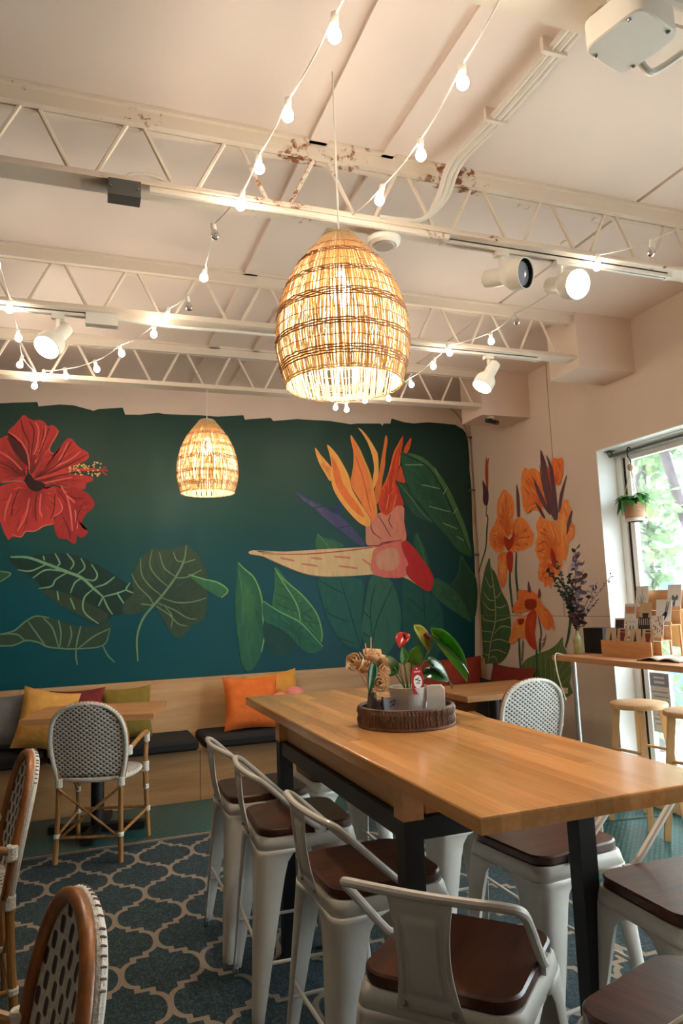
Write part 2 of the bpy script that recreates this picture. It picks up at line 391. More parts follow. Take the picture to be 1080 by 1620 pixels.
("l",(92, 118, 86),[(0.795,1.861),(0.776,1.739),(0.711,1.610),(0.619,1.484),(0.539,1.392),(0.459,1.291),(0.415,1.150),(0.421,0.972)],0.0180),
("l",(92, 118, 86),[(0.539,1.392),(0.512,1.451),(0.425,1.544),(0.372,1.645)],0.0100),
("l",(92, 118, 86),[(0.601,1.466),(0.513,1.542),(0.451,1.634),(0.442,1.762)],0.0100),
("l",(92, 118, 86),[(0.647,1.538),(0.566,1.613),(0.513,1.706),(0.531,1.826)],0.0100),
("l",(92, 118, 86),[(0.711,1.610),(0.621,1.686),(0.585,1.807)],0.0100),
("l",(92, 118, 86),[(0.776,1.730),(0.721,1.740),(0.694,1.805)],0.0100),
("l",(92, 118, 86),[(0.711,1.601),(0.802,1.608),(0.914,1.662)],0.0100),
("l",(92, 118, 86),[(0.776,1.720),(0.868,1.747)],0.0100),
("l",(92, 118, 86),[(0.601,1.448),(0.727,1.407),(0.855,1.412),(0.948,1.437)],0.0100),
("l",(92, 118, 86),[(0.566,1.413),(0.691,1.354),(0.799,1.285),(0.872,1.273)],0.0100),
("l",(92, 118, 86),[(0.557,1.386),(0.654,1.319),(0.726,1.243),(0.798,1.221)],0.0100),
("l",(92, 118, 86),[(0.619,1.393),(0.681,1.299),(0.672,1.218)],0.0100),
("l",(92, 118, 86),[(0.442,1.408),(0.539,1.392)],0.0100),
]),
("painted_bud","b",[
("f",(46, 96, 68),[(0.811,1.627),(0.913,1.596),(1.025,1.566),(1.119,1.497),(1.070,1.433),(0.968,1.492),(0.875,1.560)],None,None),
("l",(105, 150, 90),[(0.811,1.627),(0.932,1.587),(1.044,1.556),(1.123,1.491),(1.070,1.433)],0.0120),
]),
("painted_bud","b",[
("f",(40, 75, 55),[(-0.644,1.683),(-0.551,1.681),(-0.481,1.663),(-0.550,1.604),(-0.642,1.607)],None,None),
("l",(95, 130, 90),[(-0.551,1.681),(-0.480,1.659),(-0.549,1.601)],0.0100),
]),
("painted_pointed_leaf","b",[
("f",(30, 80, 62),[(1.210,1.716),(1.251,1.679),(1.318,1.620),(1.369,1.531),(1.404,1.427),(1.412,1.324),(1.414,1.195),(1.417,1.093),(1.394,0.993),(1.344,0.885),(1.276,0.839),(1.225,0.902),(1.202,1.054),(1.180,1.231),(1.178,1.409),(1.197,1.587)],(55, 105, 68),(1.278,1.482)),
("l",(98, 145, 82),[(1.210,1.716),(1.261,1.663),(1.333,1.599),(1.379,1.505),(1.403,1.401),(1.410,1.247),(1.418,1.119),(1.388,0.983)],0.0141),
("l",(60, 105, 68),[(1.214,1.664),(1.241,1.458),(1.241,1.203)],0.0108),
]),
("painted_pointed_leaf","b",[
("f",(20, 62, 58),[(1.413,1.233),(1.499,1.188),(1.629,1.119),(1.715,1.030),(1.569,0.944),(1.430,1.025)],None,None),
("f",(46, 98, 66),[(1.517,1.668),(1.555,1.652),(1.608,1.576),(1.684,1.499),(1.761,1.421),(1.826,1.344),(1.880,1.245),(1.911,1.147),(1.909,1.035),(1.830,1.119),(1.764,1.176),(1.688,1.232),(1.578,1.289),(1.492,1.345),(1.500,1.440),(1.514,1.546)],(38, 85, 62),(1.658,1.371)),
("l",(30, 72, 54),[(1.525,1.546),(1.595,1.501),(1.638,1.447)],0.0088),
("l",(30, 72, 54),[(1.512,1.461),(1.604,1.416),(1.670,1.392)],0.0088),
("l",(30, 72, 54),[(1.515,1.376),(1.613,1.330),(1.701,1.300)],0.0088),
("l",(30, 72, 54),[(1.748,1.368),(1.713,1.327)],0.0088),
("l",(30, 72, 54),[(1.837,1.322),(1.745,1.272)],0.0088),
("l",(30, 72, 54),[(1.889,1.191),(1.766,1.218)],0.0088),
("l",(105, 150, 100),[(1.532,1.631),(1.607,1.511),(1.671,1.413),(1.713,1.316),(1.726,1.220)],0.0121),
("l",(105, 150, 90),[(1.517,1.663),(1.597,1.565),(1.750,1.432),(1.869,1.278),(1.912,1.126),(1.904,1.036)],0.0121),
("f",(32, 88, 66),[(1.412,1.401),(1.492,1.345),(1.578,1.289),(1.688,1.232),(1.764,1.176),(1.829,1.098),(1.917,0.998),(1.824,0.950),(1.736,0.987),(1.650,1.086),(1.575,1.153),(1.489,1.199),(1.414,1.244)],(26, 76, 64),(1.685,1.126)),
("l",(95, 150, 105),[(1.412,1.396),(1.546,1.306),(1.699,1.226),(1.786,1.148),(1.917,0.998)],0.0121),
]),
("painted_shadow_leaf","b",[
("f",(26, 82, 74),[(1.903,1.580),(2.183,1.573),(2.311,1.504),(2.274,1.196),(2.253,0.979),(2.159,0.984),(2.057,1.065),(1.970,1.220),(1.919,1.395)],None,None),
("f",(38, 88, 74),[(2.374,1.569),(2.459,1.567),(2.580,1.519),(2.650,1.180),(2.513,0.910),(2.357,0.919),(2.269,1.087),(2.302,1.305)],None,None),
("l",(12, 50, 54),[(2.088,1.575),(2.150,1.354),(2.201,1.166),(2.253,0.979)],0.0099),
("l",(12, 50, 54),[(1.913,1.547),(2.118,1.432)],0.0099),
("l",(12, 50, 54),[(1.951,1.318),(1.995,1.262),(2.167,1.190)],0.0099),
("l",(12, 50, 54),[(2.057,1.065),(2.195,1.015)],0.0099),
("l",(12, 50, 54),[(2.350,1.570),(2.306,1.393),(2.274,1.196)],0.0099),
("l",(12, 50, 54),[(2.408,1.501),(2.362,1.303),(2.363,1.060)],0.0099),
("l",(12, 50, 54),[(2.289,1.283),(2.358,1.214)],0.0099),
("l",(12, 50, 54),[(2.281,1.097),(2.351,1.050)],0.0099),
("l",(12, 50, 54),[(2.579,1.497),(2.417,1.190),(2.359,0.973)],0.0099),
("f",(22, 76, 68),[(2.689,1.562),(2.876,1.458),(3.037,1.315),(3.053,1.115),(2.980,0.847),(2.706,0.863),(2.666,1.132)],None,None),
("l",(12, 48, 50),[(2.876,1.458),(2.878,1.123),(2.856,0.854)],0.0084),
("l",(12, 48, 50),[(2.734,1.375),(2.878,1.246)],0.0084),
("l",(12, 48, 50),[(3.032,1.240),(2.884,1.098)],0.0084),
("f",(45, 92, 66),[(1.898,1.951),(1.949,1.920),(2.065,1.891),(2.134,1.835),(1.893,1.810)],None,None),
("l",(80, 125, 85),[(1.898,1.947),(1.948,1.897),(2.004,1.825)],0.0066),
]),
("painted_dark_leaf","b",[
("f",(38, 82, 58),[(2.699,2.698),(2.804,2.689),(2.902,2.666),(2.999,2.611),(3.094,2.509),(3.175,2.392),(3.239,2.262),(3.290,2.131),(3.353,1.975),(3.388,1.831),(3.389,1.740),(3.324,1.754),(3.240,1.806),(3.132,1.936),(3.024,2.052),(2.905,2.205),(2.799,2.333),(2.750,2.460),(2.723,2.615)],(30, 68, 52),(3.065,2.259)),
("f",(66, 104, 66),[(2.790,2.682),(2.902,2.666),(2.999,2.611),(3.094,2.509),(3.175,2.392),(3.239,2.262),(3.341,2.014),(3.378,1.792),(3.282,2.014),(3.156,2.326),(3.036,2.507),(2.941,2.602)],None,None),
("l",(16, 38, 32),[(2.720,2.686),(2.802,2.650),(2.941,2.596),(3.036,2.507),(3.128,2.352),(3.205,2.183),(3.282,2.014),(3.357,1.805)],0.0108),
("l",(110, 146, 108),[(2.756,2.577),(2.940,2.583)],0.0096),
("l",(110, 146, 108),[(2.909,2.399),(3.100,2.364)],0.0096),
("l",(110, 146, 108),[(2.975,2.200),(3.189,2.150)],0.0096),
("l",(110, 146, 108),[(3.110,2.046),(3.252,1.994)],0.0096),
("l",(110, 146, 108),[(3.247,1.923),(3.318,1.883)],0.0096),
("l",(110, 146, 108),[(3.054,2.560),(3.093,2.482)],0.0096),
("l",(110, 146, 108),[(3.174,2.379),(3.126,2.312)],0.0096),
("l",(110, 146, 108),[(3.264,2.183),(3.217,2.131)],0.0096),
("f",(36, 76, 56),[(2.665,2.430),(2.733,2.408),(2.798,2.320),(2.876,2.205),(3.010,2.052),(2.912,2.077),(2.816,2.128),(2.751,2.216),(2.701,2.331)],None,None),
("l",(85, 120, 90),[(2.671,2.422),(2.783,2.294),(2.901,2.141),(2.996,2.058)],0.0072),
("f",(32, 80, 56),[(2.835,1.956),(2.880,1.886),(2.923,1.784),(2.950,1.644),(2.928,1.619),(2.851,1.747),(2.802,1.873)],None,None),
("l",(60, 110, 80),[(2.841,1.943),(2.888,1.784),(2.928,1.632)],0.0072),
("f",(28, 64, 50),[(3.272,1.748),(3.319,1.676),(3.413,1.546),(3.422,1.353),(3.372,1.163),(3.292,1.268),(3.213,1.397),(3.161,1.475),(3.240,1.588)],None,None),
("l",(62, 98, 70),[(3.161,1.475),(3.240,1.588),(3.276,1.741),(3.319,1.676),(3.419,1.533)],0.0072),
]),
("painted_bird_of_paradise","b",[
("f",(42, 86, 60),[(2.980,1.549),(3.105,1.502),(3.214,1.410),(3.292,1.281),(3.349,1.152),(3.313,1.153),(3.147,1.261),(3.051,1.327),(2.952,1.430)],(34, 74, 56),(3.098,1.388)),
("f",(58, 62, 98),[(1.702,2.327),(1.788,2.273),(1.856,2.235),(1.960,2.191),(2.075,2.136),(2.191,2.035),(2.294,1.923),(2.333,1.843),(2.291,1.844),(2.186,1.923),(2.094,1.990),(1.991,2.079),(1.877,2.168),(1.765,2.244)],(84, 80, 104),(1.788,2.245)),
("f",(34, 50, 86),[(2.103,2.238),(2.125,2.182),(2.110,2.114),(1.994,2.158),(2.065,2.170)],None,None),
("l",(30, 40, 75),[(1.866,2.173),(1.995,2.192)],0.0077),
("l",(30, 40, 75),[(2.082,1.996),(2.190,2.018)],0.0077),
("f",(196, 168, 122),[(1.300,1.801),(1.350,1.816),(1.409,1.796),(1.630,1.801),(1.941,1.818),(2.308,1.831),(2.486,1.850),(2.577,1.871),(2.692,1.891),(2.760,1.869),(2.869,1.742),(2.976,1.562),(2.934,1.437),(2.831,1.482),(2.698,1.558),(2.474,1.593),(2.210,1.585),(1.933,1.585),(1.727,1.629),(1.546,1.701),(1.428,1.761),(1.320,1.781)],None,None),
("f",(196, 104, 92),[(2.392,1.748),(2.441,1.830),(2.577,1.871),(2.692,1.880),(2.720,1.765),(2.738,1.661),(2.698,1.562),(2.407,1.589)],None,None),
("f",(188, 134, 108),[(2.438,1.768),(2.598,1.829),(2.662,1.745),(2.611,1.632),(2.454,1.645)],None,None),
("f",(168, 36, 36),[(2.692,1.891),(2.760,1.869),(2.869,1.742),(2.981,1.562),(2.940,1.433),(2.831,1.482),(2.733,1.567),(2.714,1.640),(2.739,1.681),(2.688,1.807)],None,None),
("l",(150, 72, 58),[(1.409,1.786),(1.732,1.777),(2.046,1.793),(2.329,1.821),(2.486,1.844)],0.0100),
("l",(200, 150, 110),[(1.350,1.812),(1.630,1.797),(1.941,1.814),(2.308,1.829)],0.0080),
("l",(120, 90, 70),[(1.428,1.757),(1.727,1.627),(1.933,1.585),(2.210,1.583)],0.0080),
("l",(180, 112, 84),[(1.568,1.749),(1.689,1.722)],0.0180),
("l",(180, 112, 84),[(1.750,1.697),(1.894,1.675)],0.0180),
("l",(180, 112, 84),[(2.045,1.753),(2.195,1.741)],0.0180),
("l",(180, 112, 84),[(2.085,1.672),(2.256,1.649)],0.0180),
("l",(180, 112, 84),[(1.834,1.746),(1.938,1.734)],0.0180),
("l",(180, 112, 84),[(2.303,1.729),(2.389,1.667)],0.0180),
("f",(192, 120, 102),[(2.353,1.851),(2.345,1.934),(2.362,2.058),(2.500,2.142),(2.709,2.207),(2.719,2.059),(2.727,1.891),(2.578,1.881),(2.464,1.851)],None,None),
("f",(185, 125, 100),[(2.353,1.851),(2.351,1.965),(2.401,1.934),(2.488,1.892),(2.464,1.851)],None,None),
("l",(88, 60, 66),[(2.396,2.079),(2.407,1.975),(2.489,1.902)],0.0100),
("l",(88, 60, 66),[(2.465,2.121),(2.518,2.037),(2.584,1.923)],0.0100),
("l",(88, 60, 66),[(2.590,2.122),(2.571,2.059),(2.606,1.996)],0.0100),
("l",(130, 40, 40),[(2.352,1.845),(2.464,1.846),(2.510,1.871),(2.692,1.891)],0.0100),
("f",(224, 158, 80),[(1.905,2.702),(1.952,2.643),(2.009,2.577),(2.045,2.532),(2.047,2.475),(2.032,2.407),(1.982,2.485),(1.937,2.563),(1.911,2.642)],(200, 105, 55),(2.007,2.520)),
("f",(226, 156, 78),[(2.015,2.735),(2.095,2.660),(2.152,2.570),(2.208,2.457),(2.228,2.354),(2.284,2.252),(2.353,2.150),(2.398,2.070),(2.371,2.013),(2.287,2.047),(2.195,2.137),(2.115,2.238),(2.059,2.339),(2.041,2.430),(2.049,2.544),(2.035,2.646)],None,None),
("f",(212, 110, 56),[(2.053,2.636),(2.114,2.523),(2.134,2.432),(2.202,2.308),(2.282,2.206),(2.338,2.093),(2.232,2.160),(2.129,2.295),(2.074,2.408),(2.060,2.521)],None,None),
("f",(226, 158, 82),[(2.311,2.896),(2.348,2.881),(2.407,2.813),(2.465,2.721),(2.493,2.652),(2.491,2.488),(2.462,2.394),(2.435,2.347),(2.433,2.439),(2.450,2.533),(2.437,2.650),(2.393,2.777),(2.335,2.868)],None,None),
("f",(200, 108, 54),[(2.578,2.844),(2.594,2.797),(2.569,2.666),(2.557,2.560),(2.527,2.442),(2.510,2.348),(2.466,2.209),(2.447,2.324),(2.491,2.476),(2.523,2.617),(2.554,2.748)],None,None),
("f",(216, 124, 66),[(2.245,2.829),(2.304,2.726),(2.361,2.612),(2.416,2.474),(2.446,2.301),(2.463,2.139),(2.423,2.070),(2.364,2.139),(2.296,2.252),(2.239,2.343),(2.220,2.411),(2.247,2.527),(2.259,2.666),(2.239,2.782)],None,None),
("l",(208, 148, 68),[(2.244,2.823),(2.315,2.703),(2.382,2.531),(2.429,2.347),(2.452,2.116)],0.0154),
("l",(190, 85, 45),[(2.276,2.644),(2.341,2.437),(2.401,2.139)],0.0110),
("f",(196, 80, 38),[(2.830,2.832),(2.816,2.747),(2.780,2.686),(2.749,2.697),(2.771,2.757)],None,None),
("f",(190, 72, 42),[(2.710,2.565),(2.732,2.494),(2.751,2.412),(2.690,2.422),(2.666,2.445)],None,None),
("f",(172, 54, 38),[(2.663,2.398),(2.696,2.305),(2.723,2.212),(2.653,2.199),(2.614,2.176),(2.633,2.304)],None,None),
("f",(192, 70, 38),[(2.748,2.852),(2.715,2.779),(2.653,2.705),(2.608,2.561),(2.564,2.443),(2.510,2.348),(2.478,2.209),(2.500,2.140),(2.561,2.117),(2.627,2.187),(2.658,2.304),(2.658,2.422),(2.689,2.540),(2.715,2.660),(2.744,2.780)],(165, 44, 34),(2.574,2.245)),
("l",(204, 104, 52),[(2.736,2.828),(2.651,2.669),(2.592,2.490),(2.522,2.348)],0.0132),
("l",(204, 104, 52),[(2.583,2.303),(2.551,2.163)],0.0132),
("l",(204, 104, 52),[(2.658,2.304),(2.614,2.164)],0.0132),
("l",(204, 104, 52),[(2.708,2.659),(2.697,2.564)],0.0132),
]),
("painted_canna_bud","r",[
("l",(40, 76, 54),[(5.544,2.174),(5.561,2.104),(5.539,2.063),(5.571,1.943),(5.605,1.803),(5.693,1.675),(5.776,1.555)],0.0228),
("f",(172, 66, 42),[(5.500,2.620),(5.486,2.588),(5.454,2.601),(5.475,2.533),(5.498,2.335),(5.526,2.320),(5.540,2.438),(5.527,2.543)],None,None),
("f",(78, 50, 66),[(5.587,2.418),(5.547,2.372),(5.501,2.307),(5.512,2.212),(5.552,2.175),(5.601,2.225),(5.591,2.311)],None,None),
]),
("painted_canna_leaf","r",[
("f",(62, 92, 58),[(5.552,1.712),(5.533,1.627),(5.464,1.561),(5.389,1.406),(5.309,1.304),(5.279,1.185),(5.282,1.087),(5.318,0.928),(5.401,0.835),(5.518,0.778),(5.633,0.776),(5.776,0.760),(5.776,0.797),(5.776,0.900),(5.776,1.040),(5.776,1.159),(5.776,1.246),(5.747,1.330),(5.711,1.467),(5.632,1.623)],(52, 82, 54),(5.595,1.100)),
("l",(172, 162, 116),[(5.549,1.660),(5.520,1.492),(5.503,1.306),(5.523,1.143),(5.610,0.977),(5.692,0.772)],0.0117),
("l",(172, 162, 116),[(5.727,1.330),(5.616,1.255),(5.511,1.245)],0.0078),
("l",(172, 162, 116),[(5.776,1.224),(5.706,1.161),(5.528,1.142)],0.0078),
("l",(172, 162, 116),[(5.776,1.116),(5.776,1.065),(5.562,1.050)],0.0078),
("l",(172, 162, 116),[(5.776,1.029),(5.769,0.971),(5.611,0.966)],0.0078),
("l",(172, 162, 116),[(5.776,0.911),(5.776,0.864),(5.665,0.840)],0.0078),
("l",(172, 162, 116),[(5.311,1.294),(5.424,1.265),(5.503,1.275)],0.0078),
("l",(172, 162, 116),[(5.279,1.185),(5.399,1.164),(5.522,1.148)],0.0078),
("l",(172, 162, 116),[(5.284,1.096),(5.424,1.104),(5.554,1.040)],0.0078),
("l",(172, 162, 116),[(5.313,0.968),(5.475,0.992),(5.600,0.972)],0.0078),
("l",(172, 162, 116),[(5.378,0.876),(5.523,0.899),(5.640,0.883)],0.0078),
("l",(172, 162, 116),[(5.518,0.783),(5.568,0.836),(5.667,0.820)],0.0078),
("l",(172, 162, 116),[(5.697,1.414),(5.606,1.339),(5.514,1.327)],0.0078),
("l",(172, 162, 116),[(5.389,1.406),(5.469,1.357),(5.510,1.368)],0.0078),
("l",(172, 162, 116),[(5.642,1.539),(5.573,1.452),(5.518,1.461)],0.0078),
("l",(120, 112, 72),[(5.552,1.712),(5.632,1.623),(5.711,1.467),(5.747,1.330),(5.776,1.246),(5.776,1.159),(5.776,1.040),(5.776,0.900),(5.776,0.797),(5.776,0.760)],0.0058),
]),
("painted_canna_leaf","r",[
("f",(84, 106, 62),[(5.226,0.673),(5.181,0.772),(5.089,0.844),(4.921,0.900),(4.780,0.935),(4.671,0.984),(4.593,1.040),(4.593,0.979),(4.551,0.920),(4.519,0.844),(4.521,0.776),(4.550,0.705),(4.576,0.600),(5.244,0.528)],(74, 96, 58),(4.862,0.749)),
("l",(132, 128, 84),[(5.090,0.835),(5.140,0.548)],0.0058),
("l",(132, 128, 84),[(5.021,0.867),(5.074,0.555)],0.0058),
("l",(132, 128, 84),[(4.955,0.885),(5.001,0.563)],0.0058),
("l",(132, 128, 84),[(4.890,0.902),(4.922,0.572)],0.0058),
("l",(132, 128, 84),[(4.827,0.919),(4.852,0.579)],0.0058),
("l",(132, 128, 84),[(4.765,0.935),(4.772,0.623)],0.0058),
("l",(132, 128, 84),[(4.672,0.975),(4.716,0.849),(4.743,0.626)],0.0058),
("l",(132, 128, 84),[(4.594,1.031),(4.667,0.896),(4.722,0.742)],0.0058),
("l",(132, 128, 84),[(4.552,0.911),(4.632,0.828),(4.723,0.733)],0.0058),
("l",(132, 128, 84),[(4.519,0.844),(4.611,0.769),(4.728,0.689)],0.0058),
("l",(132, 128, 84),[(4.521,0.776),(4.605,0.709),(4.727,0.636)],0.0058),
]),
("painted_canna_flower","r",[
("l",(48, 84, 60),[(5.241,1.583),(5.253,1.476),(5.249,1.378),(5.236,1.218)],0.0333),
("l",(48, 84, 60),[(5.127,1.718),(5.154,1.543),(5.147,1.376),(5.158,1.219)],0.0333),
("l",(90, 62, 70),[(5.126,1.727),(5.138,1.648)],0.0228),
("f",(98, 66, 72),[(5.062,2.290),(5.027,2.195),(5.037,2.019),(5.080,2.007)],None,None),
("f",(218, 126, 62),[(5.240,2.274),(5.179,2.237),(5.123,2.174),(5.118,2.083),(5.144,1.996),(5.137,1.924),(5.240,1.863),(5.348,1.919),(5.443,1.985),(5.382,2.062),(5.380,2.156),(5.311,2.239)],(190, 76, 40),(5.246,1.881)),
("f",(218, 126, 62),[(5.518,1.937),(5.425,1.993),(5.326,1.963),(5.254,1.882),(5.280,1.794),(5.336,1.743),(5.436,1.751),(5.516,1.805),(5.536,1.863)],(190, 76, 40),(5.292,1.831)),
("f",(218, 126, 62),[(5.128,1.995),(5.049,2.012),(4.962,1.975),(4.898,1.898),(4.863,1.826),(4.914,1.762),(5.021,1.736),(5.160,1.730),(5.238,1.745),(5.180,1.830),(5.138,1.915)],(190, 76, 40),(5.191,1.804)),
("f",(212, 110, 56),[(5.388,1.729),(5.287,1.740),(5.263,1.665),(5.285,1.550),(5.346,1.448),(5.403,1.455),(5.435,1.539),(5.420,1.667)],(228, 162, 92),(5.353,1.598)),
("f",(158, 48, 28),[(5.287,1.876),(5.210,1.842),(5.132,1.897),(5.164,1.801),(5.238,1.745),(5.292,1.804)],None,None),
("f",(166, 54, 32),[(5.272,1.729),(5.177,1.722),(5.211,1.564),(5.272,1.594)],None,None),
("l",(170, 68, 30),[(5.221,2.225),(5.222,2.152)],0.0088),
("l",(170, 68, 30),[(5.291,2.125),(5.271,2.085)],0.0088),
("l",(170, 68, 30),[(5.314,2.072),(5.278,2.022)],0.0088),
("l",(170, 68, 30),[(5.353,2.022),(5.308,1.979)],0.0088),
("l",(170, 68, 30),[(5.082,1.865),(5.130,1.852)],0.0088),
("l",(170, 68, 30),[(4.957,1.896),(5.003,1.883)],0.0088),
("l",(170, 68, 30),[(4.919,1.840),(4.965,1.831)],0.0088),
("l",(170, 68, 30),[(4.957,1.774),(5.000,1.787)],0.0088),
("l",(170, 68, 30),[(5.062,1.775),(5.122,1.789)],0.0088),
("l",(170, 68, 30),[(5.405,1.869),(5.375,1.839)],0.0088),
("l",(170, 68, 30),[(5.458,1.856),(5.427,1.825)],0.0088),
("l",(170, 68, 30),[(5.144,2.132),(5.173,2.090)],0.0088),
("l",(228, 162, 92),[(5.242,2.256),(5.301,2.182),(5.347,2.077)],0.0088),
("l",(228, 162, 92),[(5.156,2.161),(5.171,2.036)],0.0088),
("l",(228, 162, 92),[(5.037,1.984),(5.089,1.936)],0.0088),
("l",(228, 162, 92),[(4.966,1.818),(5.087,1.821)],0.0088),
("l",(228, 162, 92),[(5.393,1.683),(5.397,1.509)],0.0088),
("l",(228, 162, 92),[(5.468,1.913),(5.382,1.923)],0.0088),
]),
("painted_canna_flower","r",[
("l",(46, 78, 56),[(4.596,1.491),(4.509,1.391),(4.474,1.337),(4.476,1.207),(4.522,1.051),(4.567,0.962)],0.0292),
("f",(218, 126, 62),[(4.975,2.373),(4.926,2.408),(4.869,2.384),(4.783,2.376),(4.706,2.315),(4.664,2.206),(4.647,2.120),(4.683,2.041),(4.740,2.032),(4.810,2.033),(4.880,2.051),(4.935,2.019),(4.967,2.063),(4.985,2.100),(4.999,2.173),(4.994,2.279)],(190, 76, 40),(4.704,2.095)),
("f",(216, 112, 56),[(4.558,2.413),(4.495,2.391),(4.431,2.387),(4.437,2.282),(4.479,2.200),(4.544,2.195),(4.573,2.291)],(190, 76, 40),(4.529,2.217)),
("f",(218, 122, 62),[(4.457,2.066),(4.391,2.041),(4.389,1.953),(4.429,1.878),(4.355,1.878),(4.375,1.770),(4.433,1.744),(4.471,1.636),(4.522,1.631),(4.541,1.794),(4.552,1.917)],(228, 162, 92),(4.489,1.901)),
("f",(218, 126, 62),[(4.759,1.984),(4.668,1.939),(4.578,1.912),(4.523,1.833),(4.512,1.711),(4.539,1.593),(4.561,1.514),(4.626,1.517),(4.653,1.616),(4.789,1.617),(4.851,1.688),(4.847,1.781),(4.805,1.837),(4.824,1.915)],(190, 76, 40),(4.622,1.655)),
("f",(216, 116, 60),[(4.803,1.618),(4.668,1.609),(4.621,1.557),(4.631,1.477),(4.674,1.446),(4.686,1.401),(4.715,1.439),(4.771,1.425),(4.781,1.458),(4.834,1.477),(4.840,1.544)],(190, 76, 40),(4.656,1.592)),
("f",(150, 44, 28),[(4.654,1.723),(4.607,1.670),(4.600,1.564),(4.655,1.600)],None,None),
("f",(172, 62, 36),[(4.662,2.332),(4.607,2.339),(4.544,2.038),(4.560,1.959),(4.615,2.048)],None,None),
("l",(172, 70, 32),[(4.936,2.322),(4.859,2.221)],0.0079),
("l",(172, 70, 32),[(4.891,2.323),(4.804,2.203)],0.0079),
("l",(172, 70, 32),[(4.959,2.255),(4.880,2.172)],0.0079),
("l",(172, 70, 32),[(4.833,2.321),(4.746,2.211)],0.0079),
("l",(172, 70, 32),[(4.774,1.859),(4.709,1.827)],0.0079),
("l",(172, 70, 32),[(4.814,1.762),(4.715,1.778)],0.0079),
("l",(172, 70, 32),[(4.835,1.704),(4.735,1.721)],0.0079),
("l",(172, 70, 32),[(4.755,1.899),(4.679,1.849)],0.0079),
("l",(172, 70, 32),[(4.814,1.526),(4.716,1.538)],0.0079),
("l",(172, 70, 32),[(4.750,1.482),(4.664,1.527)],0.0079),
("l",(172, 70, 32),[(4.451,2.009),(4.434,1.943)],0.0079),
("l",(172, 70, 32),[(4.484,2.373),(4.466,2.304)],0.0079),
("l",(172, 70, 32),[(4.768,1.791),(4.690,1.759)],0.0079),
("l",(228, 162, 92),[(4.900,2.377),(4.940,2.287)],0.0088),
("l",(228, 162, 92),[(4.772,2.353),(4.727,2.251)],0.0088),
("l",(228, 162, 92),[(4.646,1.903),(4.592,1.799)],0.0088),
("l",(228, 162, 92),[(4.582,1.880),(4.545,1.754)],0.0088),
("l",(228, 162, 92),[(4.807,1.584),(4.803,1.501)],0.0088),
("l",(228, 162, 92),[(4.697,1.926),(4.759,1.866)],0.0088),
("l",(228, 162, 92),[(4.435,2.039),(4.417,1.981)],0.0088),
("f",(92, 60, 70),[(4.696,2.509),(4.640,2.404),(4.623,2.317),(4.562,1.943),(4.641,2.052),(4.697,2.271)],None,None),
("f",(92, 60, 70),[(4.627,2.456),(4.565,2.356),(4.542,2.219),(4.539,1.964),(4.587,1.946),(4.587,2.168),(4.604,2.363)],None,None),
("f",(92, 60, 70),[(4.807,2.299),(4.724,2.165),(4.623,1.983),(4.685,2.025),(4.779,2.174)],None,None),
("f",(92, 60, 70),[(4.390,2.257),(4.449,2.130),(4.503,2.000),(4.529,1.996),(4.488,2.128)],None,None),
("f",(92, 60, 70),[(4.815,2.111),(4.739,2.040),(4.693,1.959),(4.745,1.990)],None,None),
("f",(92, 60, 70),[(4.361,1.981),(4.407,1.860),(4.451,1.801),(4.425,1.910)],None,None),
("f",(92, 60, 70),[(4.716,2.402),(4.687,2.244),(4.576,1.928),(4.655,2.054),(4.712,2.265)],None,None),
]),
("painted_canna_flower","r",[
("l",(48, 84, 60),[(5.169,1.012),(5.178,0.868),(5.178,0.724)],0.0273),
("l",(48, 84, 60),[(4.933,0.937),(4.956,0.742)],0.0273),
("l",(48, 84, 60),[(4.876,1.022),(4.897,0.911)],0.0273),
("l",(96, 110, 70),[(5.112,0.995),(5.150,0.822)],0.0214),
("l",(88, 60, 66),[(4.878,1.197),(4.859,1.096),(4.864,1.013)],0.0175),
("f",(212, 104, 52),[(5.140,1.399),(5.021,1.410),(4.895,1.383),(4.841,1.317),(4.771,1.261),(4.703,1.206),(4.680,1.090),(4.721,1.116),(4.761,1.089),(4.833,1.124),(4.885,1.206),(4.945,1.234),(5.042,1.234),(5.179,1.215),(5.229,1.234),(5.223,1.283),(5.148,1.331)],(200, 120, 60),(4.878,1.262)),
("f",(216, 124, 62),[(5.202,1.166),(5.064,1.186),(5.058,1.034),(5.118,1.014),(5.151,1.022),(5.243,0.971),(5.313,0.968),(5.286,1.047)],(206, 140, 74),(5.160,1.089)),
("f",(166, 52, 32),[(5.029,1.205),(4.897,1.234),(4.941,1.066),(4.931,0.927),(5.068,1.015)],(185, 75, 40),(4.979,1.149)),
("f",(135, 42, 26),[(5.031,1.329),(4.902,1.327),(4.893,1.271),(4.976,1.243),(5.054,1.272)],None,None),
("f",(130, 42, 28),[(5.168,1.166),(5.075,1.172),(5.096,1.133),(5.156,1.123)],None,None),
("l",(206, 130, 66),[(5.091,1.388),(5.132,1.321)],0.0078),
("l",(206, 130, 66),[(5.007,1.395),(5.030,1.339)],0.0078),
("l",(206, 130, 66),[(4.928,1.379),(4.941,1.337)],0.0078),
("l",(206, 130, 66),[(4.821,1.224),(4.756,1.134)],0.0078),
("l",(206, 130, 66),[(4.848,1.252),(4.812,1.170)],0.0078),
("l",(206, 130, 66),[(5.089,1.263),(5.132,1.186)],0.0078),
("l",(206, 130, 66),[(5.208,1.263),(5.152,1.302)],0.0078),
("f",(96, 64, 70),[(4.980,1.480),(4.950,1.394),(4.998,1.395)],None,None),
("f",(120, 56, 52),[(4.836,1.418),(4.824,1.353),(4.868,1.345)],None,None),
("l",(160, 50, 48),[(4.796,1.051),(4.826,0.987),(4.862,0.940)],0.0097),
("l",(160, 50, 48),[(4.847,1.004),(4.814,1.024)],0.0068),
("l",(160, 50, 48),[(4.858,0.977),(4.819,0.987)],0.0068),
